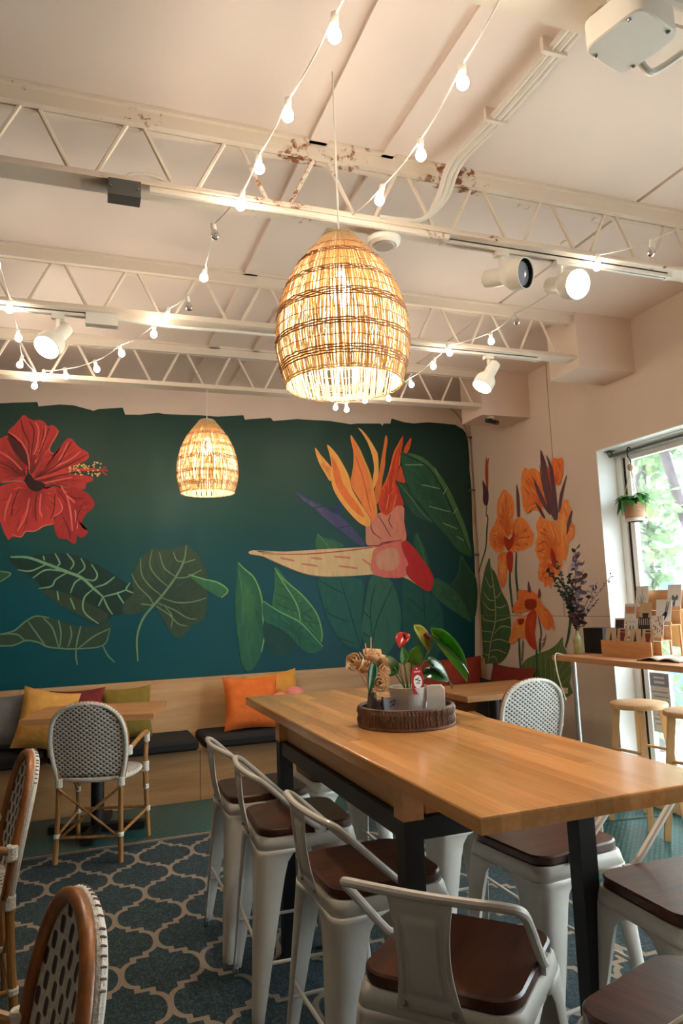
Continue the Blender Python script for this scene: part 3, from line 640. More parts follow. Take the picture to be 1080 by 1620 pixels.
]),
]
MURAL_EDGE = [(-1.238,2.892),(-0.578,2.943),(-0.483,2.954),(-0.319,2.969),(-0.310,2.935),(-0.166,2.959),(-0.065,2.960),(0.088,2.924),(0.126,2.941),(0.307,2.962),(0.326,2.907),(0.443,2.913),(0.581,2.937),(0.626,2.929),(0.757,2.931),(0.911,2.935),(1.062,2.932),(1.281,2.956),(1.291,2.918),(1.516,2.947),(1.538,2.920),(1.747,2.948),(2.048,2.948),(2.243,2.929),(2.310,2.939),(2.537,2.950),(2.548,2.928),(2.568,2.952),(2.631,2.955),(2.646,3.003),(2.770,2.975),(2.866,2.968),(3.009,2.987),(3.180,2.984),(3.300,2.978),(3.378,2.940),(3.422,2.887),(3.431,2.814),(3.439,2.729),(3.422,2.571),(3.430,2.391),(3.421,2.063),(3.417,1.916),(3.420,1.757),(3.417,1.623),(3.412,1.455),(3.394,1.277),(3.378,1.049),(3.354,0.701)]
# ------------------------------------------------------------------ materials
XL, XR, YF, YB, ZC = -6.5, 3.44, -4.5, 5.78, 3.17
M_wall = mat('cream_wall_paint', WALLC, .7, var=.03, scale=1.5, bump=.15, bscale=90)
M_ceil = mat('ceiling_paint', CEILC, .55, var=.04, scale=1.2, bump=.08, bscale=12)
M_white = mat('white_trim_paint', (235, 236, 232), .45, var=.02)
M_ply = wood('birch_plywood', (190, 144, 98), (208, 168, 120), 0, .55, .5)
M_plyf = wood('shaded_plywood', (160, 112, 66), (182, 136, 88), 0, .55, .5)  # darker copy of the plywood, bench-front shade put into its colour
M_butcher = wood('oiled_butcher_block', (208, 140, 80), (226, 164, 102), 1, .2, .8, coat=.4, per_object=.4)
M_apron = wood('table_apron_wood', (206, 142, 86), (222, 164, 106), 1, .4, .8)
M_ttop = wood('cafe_table_wood', (170, 116, 70), (198, 146, 96), 0, .4, .9, per_object=.25)
M_walnut = wood('dark_walnut', (52, 26, 16), (92, 48, 30), 0, .36, 1.0, coat=.12, per_object=.2)
M_pine = wood('pine_stool_wood', (204, 158, 104), (222, 182, 130), 2, .45, .8)
M_counter = wood('counter_wood', (176, 118, 76), (204, 146, 100), 1, .4, .8)
M_rackwood = wood('rack_wood', (196, 138, 88), (214, 160, 108), 1, .5, .8)
M_black = mat('black_metal', (16, 16, 18), .5, var=.1)
M_cushion = mat('black_cushion_fabric', (20, 20, 22), .9, var=.15, scale=60, bump=.2, bscale=400)
M_steel = mat('cream_powder_coat', (208, 201, 191), .42, var=.05, scale=9, coat=.1)
M_chrome = mat('screw_metal', (150, 150, 150), .3, .9)
M_rubber = mat('dark_rubber', (25, 25, 25), .8)
M_rattan = wood('rattan_cane', (120, 66, 28), (168, 102, 48), 2, .35, 1.2, coat=.25)
M_cane_light = wood('pale_rattan', (136, 92, 46), (176, 128, 72), 2, .4, 1.2, coat=.2)
M_binding = mat('white_binding', (222, 216, 204), .6, var=.1, scale=60, bump=.5, bscale=160)
M_plastic = mat('white_plastic', (226, 220, 208), .4, var=.03)
M_cable = mat('white_cable', (225, 218, 205), .5, var=.04)
M_grey = mat('grey_box_metal', (92, 92, 90), .5, .3)

def rusty(name, lo, hi):
    g = N(name); v = g.coords()
    f = g.noise(v, 22.0, 5, .7); big = g.noise(v, 2.2, 2)
    k = g.math('MULTIPLY', f, big)
    c = g.ramp(k, [(lo, lin((228, 214, 196))), (hi, lin((140, 84, 52)))])
    g.l(c, g.b.inputs['Base Color']); g.set(Roughness=.55); g.bump(f, .15, .006); return g.m
M_joist = rusty('painted_joist_steel', .43, .47)
M_joist_rust = rusty('rust_streaked_joist', .335, .39)

def paint_vcol(name, k, rough=.6):
    g = N(name); at = g.n('ShaderNodeAttribute', attribute_name='Col')
    br = g.noise(g.coords((30, 30, 8)), 1.0, 4); gain = g.math('ADD', g.math('MULTIPLY', br, .5), .75)
    hs = g.n('ShaderNodeHueSaturation'); g.l(at.outputs['Color'], hs.inputs['Color']); g.l(gain, hs.inputs['Value'])
    g.l(hs.outputs[0], g.b.inputs['Base Color']); g.set(Roughness=rough); g.b.inputs['Specular IOR Level'].default_value = .3
    return g.m
M_art = paint_vcol('mural_paint', 1)
M_print = paint_vcol('printed_paper', 1, .8)

def teal_wall():
    g = N('teal_wall_paint'); tc = g.n('ShaderNodeTexCoord'); sp = g.n('ShaderNodeSeparateXYZ'); g.l(tc.outputs['Object'], sp.inputs[0])
    z = g.math('DIVIDE', g.math('SUBTRACT', sp.outputs['Z'], .8), 2.2)
    z = g.math('ADD', z, g.math('MULTIPLY', g.math('SUBTRACT', g.noise(g.coords((1, 1, 1.4)), 1.1, 3), .5), .35))
    K = ART_GAIN
    c = g.ramp(z, [(.05, lin((0, 62, 70), K)), (.32, lin((0, 66, 76), K)), (.52, lin((14, 64, 62), K)), (.72, lin((34, 64, 54), K)), (1.0, lin((30, 56, 48), K))])
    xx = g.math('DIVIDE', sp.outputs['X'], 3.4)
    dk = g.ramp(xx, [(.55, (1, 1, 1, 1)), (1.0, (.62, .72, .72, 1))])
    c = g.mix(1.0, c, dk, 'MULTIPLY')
    g.l(c, g.b.inputs['Base Color']); g.set(Roughness=.5); g.b.inputs['Specular IOR Level'].default_value = .3
    g.bump(g.noise(g.coords((4, 4, 40)), 6, 3), .05); return g.m
M_teal = teal_wall()

def floor_mat():
    g = N('teal_plate_floor'); tc = g.n('ShaderNodeTexCoord'); sp = g.n('ShaderNodeSeparateXYZ'); g.l(tc.outputs['Object'], sp.inputs[0])
    u = g.math('MULTIPLY', g.math('ADD', sp.outputs['X'], sp.outputs['Y']), 2*PI/.034)
    w = g.math('MULTIPLY', g.math('SUBTRACT', sp.outputs['X'], sp.outputs['Y']), 2*PI/.034)
    d = g.math('ADD', g.math('COSINE', u), g.math('COSINE', w))
    dot = g.ramp(d, [(.0, (0, 0, 0, 1)), (1.0, (1, 1, 1, 1))])
    st = g.math('GREATER_THAN', d, 1.15)
    nz = g.noise(g.coords(), 3.0, 5)
    base = g.ramp(nz, [(.3, lin((12, 62, 64))), (.7, lin((20, 84, 84)))])
    c = g.mix(g.math('MULTIPLY', st, .55), base, lin((110, 150, 148)))
    g.l(c, g.b.inputs['Base Color']); g.set(Roughness=.3); g.bump(dot, .25, .004); return g.m
M_floor = floor_mat()

def rug_mat():
    g = N('rug_flatweave'); v = g.coords((1, 1, 1)); f = g.noise(g.coords((240, 60, 60)), 1.0, 2); f2 = g.noise(g.coords((60, 240, 60)), 1.0, 2)
    k = g.math('ADD', g.math('MULTIPLY', f, .5), g.math('MULTIPLY', f2, .5))
    c = g.ramp(k, [(.36, lin((14, 24, 28))), (.5, lin((26, 44, 50))), (.64, lin((64, 84, 90)))])
    g.l(c, g.b.inputs['Base Color']); g.set(Roughness=.95); g.bump(k, .4, .003); return g.m
M_rug = rug_mat()
M_rugline = mat('rug_cream_yarn', (138, 122, 106), .95, var=.2, scale=160, bump=.4, bscale=300)

def weave(name, px, pz, ax, thr=.35):
    """white woven cane with staggered dark knots; ax = the two local axes of the panel"""
    g = N(name); tc = g.n('ShaderNodeTexCoord'); sp = g.n('ShaderNodeSeparateXYZ'); g.l(tc.outputs['Object'], sp.inputs[0])
    a, b = sp.outputs[ax[0]], sp.outputs[ax[1]]
    u = g.math('MULTIPLY', a, PI/px); w = g.math('MULTIPLY', b, PI/pz)
    d = g.math('ADD', g.math('COSINE', g.math('ADD', u, w)), g.math('COSINE', g.math('SUBTRACT', u, w)))
    m = g.math('GREATER_THAN', d, thr)
    nz = g.noise(g.coords(), 90, 2)
    wh = g.ramp(nz, [(.3, lin((196, 190, 180))), (.7, lin((232, 228, 220)))])
    c = g.mix(m, wh, lin((58, 42, 46)))
    g.l(c, g.b.inputs['Base Color']); g.set(Roughness=.55)
    h = g.math('SUBTRACT', 1.0, g.math('MULTIPLY', d, .5)); g.bump(h, .5, .004); return g.m
M_wback = weave('woven_cane_back', .0165, .0125, ('X', 'Z'), .85)
M_wfront = weave('woven_cane_front', .026, .034, ('X', 'Z'), .35)
M_wseat = weave('woven_cane_seat', .0165, .0125, ('X', 'Y'), .85)

def shade_mat():
    g = N('rattan_shade_fibre'); nz = g.noise(g.coords(), 40, 3)
    c = g.ramp(nz, [(.3, lin((222, 194, 146))), (.7, lin((246, 228, 188)))])
    g.l(c, g.b.inputs['Base Color']); g.set(Roughness=.6)
    tr = g.n('ShaderNodeBsdfTranslucent'); g.l(c, tr.inputs[0]); mx = g.n('ShaderNodeMixShader'); mx.inputs[0].default_value = .45
    g.l(g.b.outputs[0], mx.inputs[1]); g.l(tr.outputs[0], mx.inputs[2]); g.l(mx.outputs[0], g.out.inputs[0]); return g.m
M_shade = shade_mat()
M_band = mat('rattan_band', (176, 124, 86), .6, var=.2, scale=40)

def leafmat(name, c1, c2, rough=.35, tl=.25):
    g = N(name); nz = g.noise(g.coords(), 14, 3)
    c = g.ramp(nz, [(.3, lin(c1)), (.7, lin(c2))]); g.l(c, g.b.inputs['Base Color']); g.set(Roughness=rough)
    tr = g.n('ShaderNodeBsdfTranslucent'); g.l(c, tr.inputs[0]); mx = g.n('ShaderNodeMixShader'); mx.inputs[0].default_value = tl
    g.l(g.b.outputs[0], mx.inputs[1]); g.l(tr.outputs[0], mx.inputs[2]); g.l(mx.outputs[0], g.out.inputs[0]); return g.m
M_leaf = leafmat('glossy_leaf', (28, 70, 34), (50, 104, 48), .25)
M_leaf_l = leafmat('bright_leaf', (70, 136, 44), (106, 170, 62), .35, .4)
M_leaf_out = leafmat('outdoor_leaf', (112, 138, 104), (166, 188, 140), .5, .4)
M_stem = mat('plant_stem', (92, 122, 58), .5)

def glass_mat(name, tint, gl, haze=0.0):
    g = N(name); tr = g.n('ShaderNodeBsdfTransparent'); tr.inputs[0].default_value = tint
    gs = g.n('ShaderNodeBsdfGlossy'); gs.inputs['Roughness'].default_value = .02
    fr = g.n('ShaderNodeLayerWeight'); fr.inputs[0].default_value = .35
    mx = g.n('ShaderNodeMixShader'); g.l(g.math('MULTIPLY', fr.outputs['Fresnel'], gl), mx.inputs[0])
    g.l(tr.outputs[0], mx.inputs[1]); g.l(gs.outputs[0], mx.inputs[2]); last = mx
    if haze:                                                           # pale veil mixed into the pane, imitating haze over the bright view
        tl = g.n('ShaderNodeBsdfTranslucent'); tl.inputs[0].default_value = (.95, .97, 1, 1); m2 = g.n('ShaderNodeMixShader'); m2.inputs[0].default_value = haze
        g.l(mx.outputs[0], m2.inputs[1]); g.l(tl.outputs[0], m2.inputs[2]); last = m2
    g.l(last.outputs[0], g.out.inputs[0]); return g.m
M_glass = glass_mat('window_glass', (.96, .98, .98, 1), .5, .012)
M_bulbglass = glass_mat('clear_bulb_glass', (.8, .8, .78, 1), 1.5)
M_bulb = emis('pendant_bulb_glow', (1.0, .78, .45), PEND_EMIT)
M_sbulb = emis('string_bulb_glow', (1.0, .84, .66), STRING_EMIT)
M_spot = emis('spot_lamp_glow', (1.0, .86, .66), SPOT_EMIT)

# ------------------------------------------------------------------ structure
f = MB(); f.box(XL, XR+.25, YF, YB, -.1, 0); floor = struct(f.build('floor', M_floor, smooth=0), 'teal painted raised-pattern floor')
for (a, b) in (((2.30, 3.78), (3.44, 3.62)), ((2.3, 2.2), (3.44, 2.1))):
    d = Vector((b[0]-a[0], b[1]-a[1])); L = d.length; Mx = Matrix.Translation((a[0], a[1], 0)) @ Matrix.Rotation(math.atan2(d.y, d.x), 4, 'Z')
    MB().box(0, L, -.012, .012, 0, .004, Mx).build('seam_strip', mat('floor_seam', (60, 66, 58), .6), floor, smooth=0)
struct(MB().box(XL-.1, XL, YF, YB, 0, ZC).build('wall_left', M_wall, smooth=0))
w = MB(); w.box(XL-.1, XR+.25, YB, YB+.12, 0, ZC); wall_back = struct(w.build('wall_back', M_wall, smooth=0), 'cream wall behind the painted mural')
WY0, WY1, WZ0, WZ1 = .15, 4.06, .09, 2.365
w = MB(); w.box(XR, XR+.25, WY1, YB, 0, ZC); w.box(XR, XR+.25, YF, WY0, 0, ZC); w.box(XR, XR+.25, WY0, WY1, WZ1, ZC); w.box(XR, XR+.25, WY0, WY1, 0, WZ0)
wall_right = struct(w.build('wall_right', M_wall, smooth=0), 'cream side wall around the big window')
MB().box(XR-.002, XR, 4.06, YB, 1.195, 1.199).build('panel_joint', mat('wall_joint', (150, 120, 100), .8), wall_right, smooth=0)
MB().box(XR-.002, XR, 4.55, 4.554, 1.199, ZC).build('panel_joint', mat('wall_joint', (150, 120, 100), .8), wall_right, smooth=0)
struct(MB().box(XL-.1, XR+.25, YF-.1, YF, 0, ZC).build('wall_front', M_wall, smooth=0), 'plain cream wall behind the viewer')
ceil = MB(); ceil.box(XL-.1, XR+.25, YF-.1, YB+.12, ZC+.02, ZC+.14); ceiling = struct(ceil.build('ceiling', M_ceil, smooth=0), 'cream painted board ceiling')
for (x0, x1) in ((XL, -4.02), (-4.015, -1.585), (-1.58, .862), (.866, 1.16), (1.165, 2.425), (2.445, XR)):
    for (y0, y1) in ((YF, -.1), (-.097, 2.48), (2.483, 4.8), (4.803, YB)):
        MB().box(x0, x1, y0, y1, ZC, ZC+.02).build('ceiling_panel', M_ceil, ceiling, smooth=0)
for x, hw in ((.864, .036), (1.162, .026)):
    MB().box(x-hw, x+hw, YF, YB, ZC-.014, ZC).build('ceiling_batten', M_ceil, ceiling, smooth=0)
# boxed-in joist ends at the side wall
def soffit(y0, y1):
    s = MB(); s.box(2.99, XR, y0, y1, 2.80, ZC); return s
for i, (y0, y1) in enumerate(((3.62, 3.92), (4.80, 5.12))):
    struct(soffit(y0, y1).build('trim_%d' % (i+1), M_wall, smooth=0), ('boxed joist end nearer the window', 'boxed joist end near the mural corner')[i])
# window
win = bpy.data.objects.new('window_1', None); COL.objects.link(win); win.location = (XR+.16, 0, 0); struct(win, 'large shopfront window with white frame')
FX0, FX1 = .0, .06
fr = MB(); fr.box(FX0, FX1, WY1-.06, WY1, WZ0, WZ1); fr.build('window_frame', M_white, win, smooth=0)
MB().box(FX0, FX1, WY0, WY0+.06, WZ0, WZ1).build('window_frame', M_white, win, smooth=0)
MB().box(FX0, FX1, WY0+.06, WY1-.06, WZ1-.06, WZ1).build('window_frame', M_white, win, smooth=0)
MB().box(FX0, FX1, WY0+.06, WY1-.06, WZ0, WZ0+.06).build('window_frame', M_white, win, smooth=0)
MB().box(FX0-.005, FX1, 2.08, 2.14, WZ0+.06, WZ1-.06).build('mullion', M_white, win, smooth=0)
MB().box(.018, .034, WY1-.085, WY1-.06, WZ0+.06, WZ1-.06).build('window_seal', M_rubber, win, smooth=0)
MB().box(.014, .05, WY1-.125, WY1-.085, WZ0+.06, WZ1-.06).build('window_sash', M_white, win, smooth=0)
MB().box(.014, .05, WY0+.06, WY1-.125, WZ1-.085, WZ1-.06).build('window_sash', M_white, win, smooth=0)
MB().box(.028, .033, 2.14, WY1-.125, WZ0+.06, WZ1-.085).build('pane', M_glass, win, smooth=0)
MB().box(.028, .033, WY0+.06, 2.08, WZ0+.06, WZ1-.06).build('pane', M_glass, win, smooth=0)
rv = MB(); rv.box(XR-.001, XR+.16, WY1-.006, WY1, WZ0, WZ1); rv.box(XR-.001, XR+.16, WY0, WY1-.006, WZ1-.006, WZ1)
struct(rv.build('trim_3', M_white, smooth=0), 'white painted window reveal')

# ------------------------------------------------------------------ murals
def smooth_closed(p, n=3):
    out = []; m = len(p)
    for i in range(m):
        a, b, c, d = (Vector(p[(i+k-1) % m]) for k in range(4))
        for k in range(n):
            t = k/n; out.append(.5*((2*b) + (c-a)*t + (2*a-5*b+4*c-d)*t*t + (3*b-a-3*c+d)*t**3))
    return out
def dull(c):
    g = .3*c[0]+.55*c[1]+.15*c[2]; return lin(tuple(v*.97+g*.03 for v in c), ART_GAIN*1.05)
ar = random.Random(17)
ART_OFF = {'b': .0015, 'r': .0018}
def art(items, wall, frill=0.0):
    mb = MB(); off = ART_OFF[wall]; last = None
    def P(q): return (q[0], YB-off, q[1]) if wall == 'b' else (XR-off, min(q[0], YB-.004), q[1])
    for it in items:
        key = (it[0], it[1])
        off += .000016; ART_OFF[wall] = off
        col = dull(it[1])
        if it[0] == 'f':
            q = smooth_closed(it[2])
            if frill and it[4]: q = [p+(p-Vector(it[4])).normalized()*ar.uniform(-frill, frill) for p in q]
            if it[4]:
                c = Vector(it[4]); n = len(q); dk = dull(it[3])
                md = tuple((x*.35+y*.65) for x, y in zip(dk, col)); ring = [c+(p-c)*.55 for p in q]
                mb.add([P(c)]+[P(p) for p in ring]+[P(p) for p in q],
                       [(0, 1+i, 1+(i+1) % n) for i in range(n)]+[(1+i, 1+n+i, 1+n+(i+1) % n, 1+(i+1) % n) for i in range(n)],
                       [dk]+[md]*n+[col]*n)
                span = max(p.x for p in q)-min(p.x for p in q)
                if span > .07:
                    for _ in range(int(min(70, 24+110*span))):
                        p = q[ar.randrange(n)]; a0 = ar.uniform(.2, .6); a1 = min(.95, a0+ar.uniform(.2, .5)); kk = ar.choice((.62, .72, 1.25, 1.45))
                        sc_c = tuple(min(1, x*kk) for x in (md if kk < 1 else col)[:3])+(1,)
                        A, B = c+(p-c)*a0, c+(p-c)*a1; t = (B-A).normalized(); nn = Vector((-t.y, t.x))*ar.uniform(.0016, .0042); mid = (A+B)/2+nn*ar.uniform(-1.5, 1.5)
                        off += .000003
                        mb.add([P(A), P(mid+nn), P(B), P(mid-nn)], [(0, 1, 2, 3)], sc_c)
            else: mb.add([P(p) for p in q], [tuple(range(len(q)))], col)
        else:
            path = bez([(a, b, 0) for a, b in it[2]], 6); m = len(path); vs_ = []
            for i, p in enumerate(path):
                t = path[min(i+1, m-1)]-path[max(i-1, 0)]; nn = Vector((-t.y, t.x, 0)); nn = nn.normalized() if nn.length > 1e-9 else Vector((0, 1, 0))
                s = it[3]*.5*(.35+.65*math.sin(PI*(i+.6)/(m+.2))**.5); vs_ += [P(p+nn*s), P(p-nn*s)]
            mb.add(vs_, [(2*i, 2*i+1, 2*i+3, 2*i+2) for i in range(m-1)], col)
    return mb
edge = [(-6.4, 2.93), (-4.9, 2.95), (-3.55, 2.93), (-2.7, 2.96), (-2.68, 2.93), (-1.9, 2.95)] + MURAL_EDGE + [(3.35, .70), (-6.4, .70)]
mu = MB(); mu.add([(x, YB-.0012, z) for x, z in edge], [tuple(range(len(edge)))]); mural = mu.build('mural', M_teal, smooth=0)
tag(mural, 'dark teal wall mural with hibiscus, leaves and bird of paradise', 'mural')
canna = thing('canna_mural', 'orange canna flowers painted on the cream side wall by the window', 'mural', (XR, 4.9, .8))
for nm, wl, items in MURAL:
    o = art(items, wl, .007 if 'canna_flower' in nm else 0).build(nm, M_art, mural if wl == 'b' else canna, smooth=0)
    if wl == 'r': o.location = (-XR, -4.9, -.8)
# ------------------------------------------------------------------ joists
def joist(y, label, xr, rust, ph):
    t = thing('steel_joist', label, 'joist', (0, y, 2.86), 0, 'open-web roof joists')
    m = M_joist_rust if rust else M_joist
    tc = MB(); tc.box(XL, xr, -.032, -.004, .245, .296); tc.box(XL, xr, -.05, .05, .296, .309); tc.box(XL, xr, .004, .032, .245, .296); tc.build('top_chord', m, t, smooth=0)
    bc = MB(); bc.box(XL, xr, -.03, -.005, .008, .034); bc.box(XL, xr, -.05, .05, 0, .008); bc.box(XL, xr, .005, .03, .008, .034); bc.build('bottom_chord', m, t, smooth=0)
    x = ph - .356*12
    while x < xr:
        for a, b in ((x-.03, x-.14), (x+.03, x+.14)):
            if a > XL+.1 and max(a, b) < xr-.02: MB().tube([(a, 0, .25), (b, 0, .03)], .0085, 6).build('web_rod', m, t)
        x += .356
    return t
joist(1.36, 'steel joist carrying the white junction box, closest to the viewer', XR, False, .1)
j1 = joist(2.5, 'rust-marked joist with grey switch box and two spotlights', XR, True, .175)
joist(3.68, 'joist with spotlight over the hanging small lamp side, ending in boxed trim', 2.99, False, .24)
joist(4.84, 'farthest white joist just in front of the mural wall', 2.99, False, .30)

# ------------------------------------------------------------------ pendant lamps
PROF = [(.224, 1.0), (.36, .936), (.557, .835), (.683, .761), (.79, .679), (.88, .587), (.945, .495), (.984, .404), (1.0, .312), (.995, .22), (.945, .119), (.88, .03), (.86, 0.0)]
def prof(t):
    """radius factor at height t (1 top .. 0 bottom)"""
    for (r0, z0), (r1, z1) in zip(PROF, PROF[1:]):
        if z0 >= t >= z1:
            k = (z0-t)/(z0-z1) if z0 > z1 else 0; return r0+(r1-r0)*k
    return PROF[-1][0]
def pendant(loc, label, R=.215, Hh=.545, watts=20, drop=None):
    t = thing('rattan_pendant_lamp', label, 'pendant lamp', loc, 0, 'woven rattan pendant lamps')
    rg = random.Random(5)
    for lay, (nst, sl, rad, off) in enumerate(((130, .03, .0023, 0), (110, -.10, .0021, -.005))):
        mb = MB()
        for i in range(nst):
            a0 = 2*PI*(i+rg.uniform(-.3, .3))/nst; a1 = a0+sl*rg.uniform(.4, 1.6)
            pts = []
            for k in range(15):
                q = 1-k/14; rr = R*prof(q)+off; a = a0+(a1-a0)*(1-q)+.012*math.sin(9*q+i); pts.append((rr*math.cos(a), rr*math.sin(a), Hh*q))
            mb.tube(pts, rad, 4, caps=False)
        sh = mb.build(('lamp_shade', 'shade_lining')[lay], M_shade, t); 
    for q, nb in ((.985, 2), (.86, 1), (.78, 3), (.69, 1), (.62, 3), (.53, 1), (.45, 4), (.345, 1), (.26, 3), (.18, 1), (.10, 4), (0.005, 2)):
        mb = MB()
        for j in range(nb):
            z = q*Hh+(j-(nb-1)/2)*.0075; rr = R*prof(min(1, max(0, z/Hh)))+.003
            mb.tube([((rr+.0012*math.sin(40*a+j*PI))*math.cos(a), (rr+.0012*math.sin(40*a+j*PI))*math.sin(a), z+.0015*math.sin(25*a+j*2)) for a in (2*PI*k/72 for k in range(72))], .0022 if nb > 1 else .0013, 5, closed=True)
        mb.build('woven_band', M_band if 0.02 < q < .97 else M_shade, t)
    hub = MB().tube([(.23*R*math.cos(a), .23*R*math.sin(a), Hh) for a in (2*PI*k/24 for k in range(24))], .003, 6, closed=True)
    for a in (0, PI/2): hub.tube([(-.23*R*math.cos(a), -.23*R*math.sin(a), Hh), (.23*R*math.cos(a), .23*R*math.sin(a), Hh)], .002, 5)
    hub.build('top_ring', M_plastic, t)
    MB().lathe([(.004, Hh+.02), (.014, Hh+.01), (.017, Hh-.05), (.019, Hh-.12), (.012, Hh-.125)], 14).build('socket', M_plastic, t)
    MB().lathe([(.012, Hh-.12), (.016, Hh-.14), (.03, Hh-.175), (.034, Hh-.20), (.028, Hh-.225), (.012, Hh-.24), (.001, Hh-.243)], 16).build('bulb', M_bulb, t)
    top = (drop or ZC) - loc[2]
    MB().tube([(0, 0, Hh+.015), (0, 0, top)], .0032, 6).build('cord', M_cable, t)
    lamp('bulb_light', 'POINT', (0, 0, Hh-.275), watts, (1.0, .88, .68), t, .035)
    return t
pendant((.80, 2.10, 2.06), 'large woven rattan pendant lamp hanging above the communal table', .217, .51, PEND_W)
pendant((.815, 4.84, 2.135), 'woven rattan pendant lamp in front of the teal mural', .207, .51, PEND_W, drop=2.86)

# ------------------------------------------------------------------ track lights
def track(x0, x1, y, z, label):
    t = thing('light_track', label, 'light track', (x0, y, z), 0, 'ceiling light tracks')
    L = x1-x0; b = MB(); b.box(0, L, -.017, -.004, 0, .02); b.box(0, L, .004, .017, 0, .02); b.box(0, L, -.017, .017, .014, .022); b.build('rail', M_plastic, t, smooth=0)
    MB().box(.01, L-.01, -.004, .004, .004, .014).build('slot', M_black, t, smooth=0)
    for x in (0, L): MB().box(x-.012, x+.012, -.019, .019, -.002, .022).build('end_cap', M_plastic, t, smooth=0)
    return t
track(1.42, 2.62, 2.5, 2.838, 'white light track under the rust-marked joist by the ceiling edge')
track(1.70, 2.72, 3.68, 2.838, 'white light track under the joist ending in a boxed trim')
track(-.75, .06, 3.68, 2.838, 'white light track holding the spotlight aimed over the hibiscus')
def spot(ax, y, z, aimv, label, lit, s=1.0):
    """adapter on the track, stem, bell-shaped head aimed along aimv"""
    t = thing('track_spotlight', label, 'spotlight', (ax, y, z), 0, 'track spotlights')
    MB().box(-.03, .03, -.018, .018, -.022, .0).build('adapter', M_plastic, t, smooth=0)
    MB().tube([(0, 0, -.02), (0, 0, -.075)], .011, 10).build('stem', M_plastic, t)
    d = Vector(aimv).normalized(); c = Vector((0, 0, -.11)); Mx = Matrix.Translation(c) @ aim(d) @ Matrix.Diagonal((s, s, s, 1))
    MB().lathe([(.001, -.085), (.034, -.085), (.038, -.08), (.038, .005), (.044, .02), (.062, .045), (.066, .06), (.066, .115), (.062, .115), (.060, .06), (.040, .02), (.036, .0)], 28, Mx, True, False).build('head', M_plastic, t)
    MB().lathe([(.036, .015), (.050, .060), (.056, .085), (.050, .098), (.001, .106)], 24, Mx, True, True).build('lamp_face', M_spot if lit else mat('unlit_reflector', (150, 160, 175), .25, .6), t)
    if not lit: MB().lathe([(.0605, .058), (.0612, .110)], 24, Mx, False, False).build('baffle', M_black, t)
    if lit:
        l = lamp('spot_light', 'SPOT', c+d*.13*s, SPOT_W, (1.0, .82, .58), t, .045, spot_size=math.radians(110), spot_blend=.7)
        l.rotation_euler = (-d).to_track_quat('Z', 'Y').to_euler()
spot(1.70, 2.5, 2.838, (.40, -.85, -.20), 'unlit white track spotlight with dark open face', False)
spot(2.005, 2.5, 2.838, (.02, -.90, -.36), 'lit white track spotlight beside the unlit one', True)
spot(2.36, 3.68, 2.838, (-.55, .0, -.83), 'lit white track spotlight near the boxed trim corner', True, .95)
spot(-.115, 3.68, 2.838, (-.42, -.50, -.72), 'lit white track spotlight above the red hibiscus', True)
bx = MB(); bx.box(.015, .17, 3.655, 3.705, 2.80, 2.86); tag(bx.build('power_feed', M_plastic, smooth=0), 'white power feed box at the end of the spotlight track', 'power box')
cc = MB().tube(bez([(.17, 3.66, 2.835), (.45, 3.66, 2.825), (.75, 3.66, 2.83), (1.2, 3.66, 2.835), (1.69, 3.67, 2.845)], 5), .009, 8); tag(cc.build('cable_conduit', M_cable), 'white conduit run along the underside of the middle joist', 'conduit')

# ------------------------------------------------------------------ string lights
def string(bulbs, head, tail, label):
    """bulbs: (x, y, z of wire, lit)"""
    o0 = Vector(bulbs[0][:3]); t = thing('string_light', label, 'string light', tuple(o0), 0, 'festoon string lights')
    pts = [Vector(p) for p in head] + [Vector(b[:3]) for b in bulbs] + [Vector(p) for p in tail]; path = []
    for a, b in zip(pts, pts[1:]):
        L = (b-a).length
        for k in range(8):
            q = k/8; p = a.lerp(b, q); p.z -= .10*L*4*q*(1-q)*.35; path.append(p-o0)
    path.append(pts[-1]-o0); MB().tube(path, .0028, 6).build('wire', M_cable, t)
    for x, y, z, lit in bulbs:
        c = Vector((x, y, z))-o0; tl = Matrix.Translation(c) @ Matrix.Rotation(rnd.uniform(-.25, .25), 4, 'X') @ Matrix.Rotation(rnd.uniform(-.25, .25), 4, 'Y')
        MB().lathe([(.006, .008), (.011, .004), (.011, -.022), (.009, -.028)], 10, tl).build('socket', M_plastic, t)
        MB().lathe([(.0065, -.026), (.008, -.031), (.0150, -.040), (.0178, -.051), (.0160, -.061), (.009, -.068), (.001, -.070)], 14, tl).build('bulb', M_sbulb if lit else M_bulbglass, t)
        if not lit: MB().tube([tl @ Vector((0, 0, -.028)), tl @ Vector((.004, 0, -.045)), tl @ Vector((-.003, 0, -.056))], .0015, 5).build('filament', M_chrome, t)
W = 2.87
string([(.62, 1.25, W, 1), (.607, 1.56, W, 1), (.577, 1.90, W, 1), (.555, 2.19, W, 1), (.545, 2.40, W-.01, 1), (.485, 2.67, W, 0), (.515, 3.05, W, 1), (.478, 3.37, W, 0), (.41, 3.53, W, 1), (.362, 3.77, W, 1), (.20, 4.13, W, 1), (.073, 4.43, W, 1), (-.10, 4.62, W, 1), (-.225, 4.69, W, 1), (-.275, 4.80, W-.02, 1)],
       [(.62, .2, 2.95)], [(-.30, 4.84, 2.86)], 'festoon string running past the big pendant toward the hibiscus corner')
string([(-.34, 3.15, W, 1), (-.326, 3.62, W, 1), (-.322, 3.98, W-.01, 1), (-.33, 4.42, W-.01, 1), (-.285, 4.69, W, 1)], [(-.5, 2.5, 2.9)], [(-.30, 4.84, 2.87)], 'short festoon string above the hibiscus meeting another at the far joist')
string([(.98, .9, W, 1), (.97, 1.25, W, 1), (1.012, 1.615, W, 1), (1.045, 1.95, W, 1), (1.03, 2.235, W, 1)], [(.93, .2, 2.95)], [(1.0, 2.5, 2.89)], 'festoon string between the big pendant and the ceiling conduit')
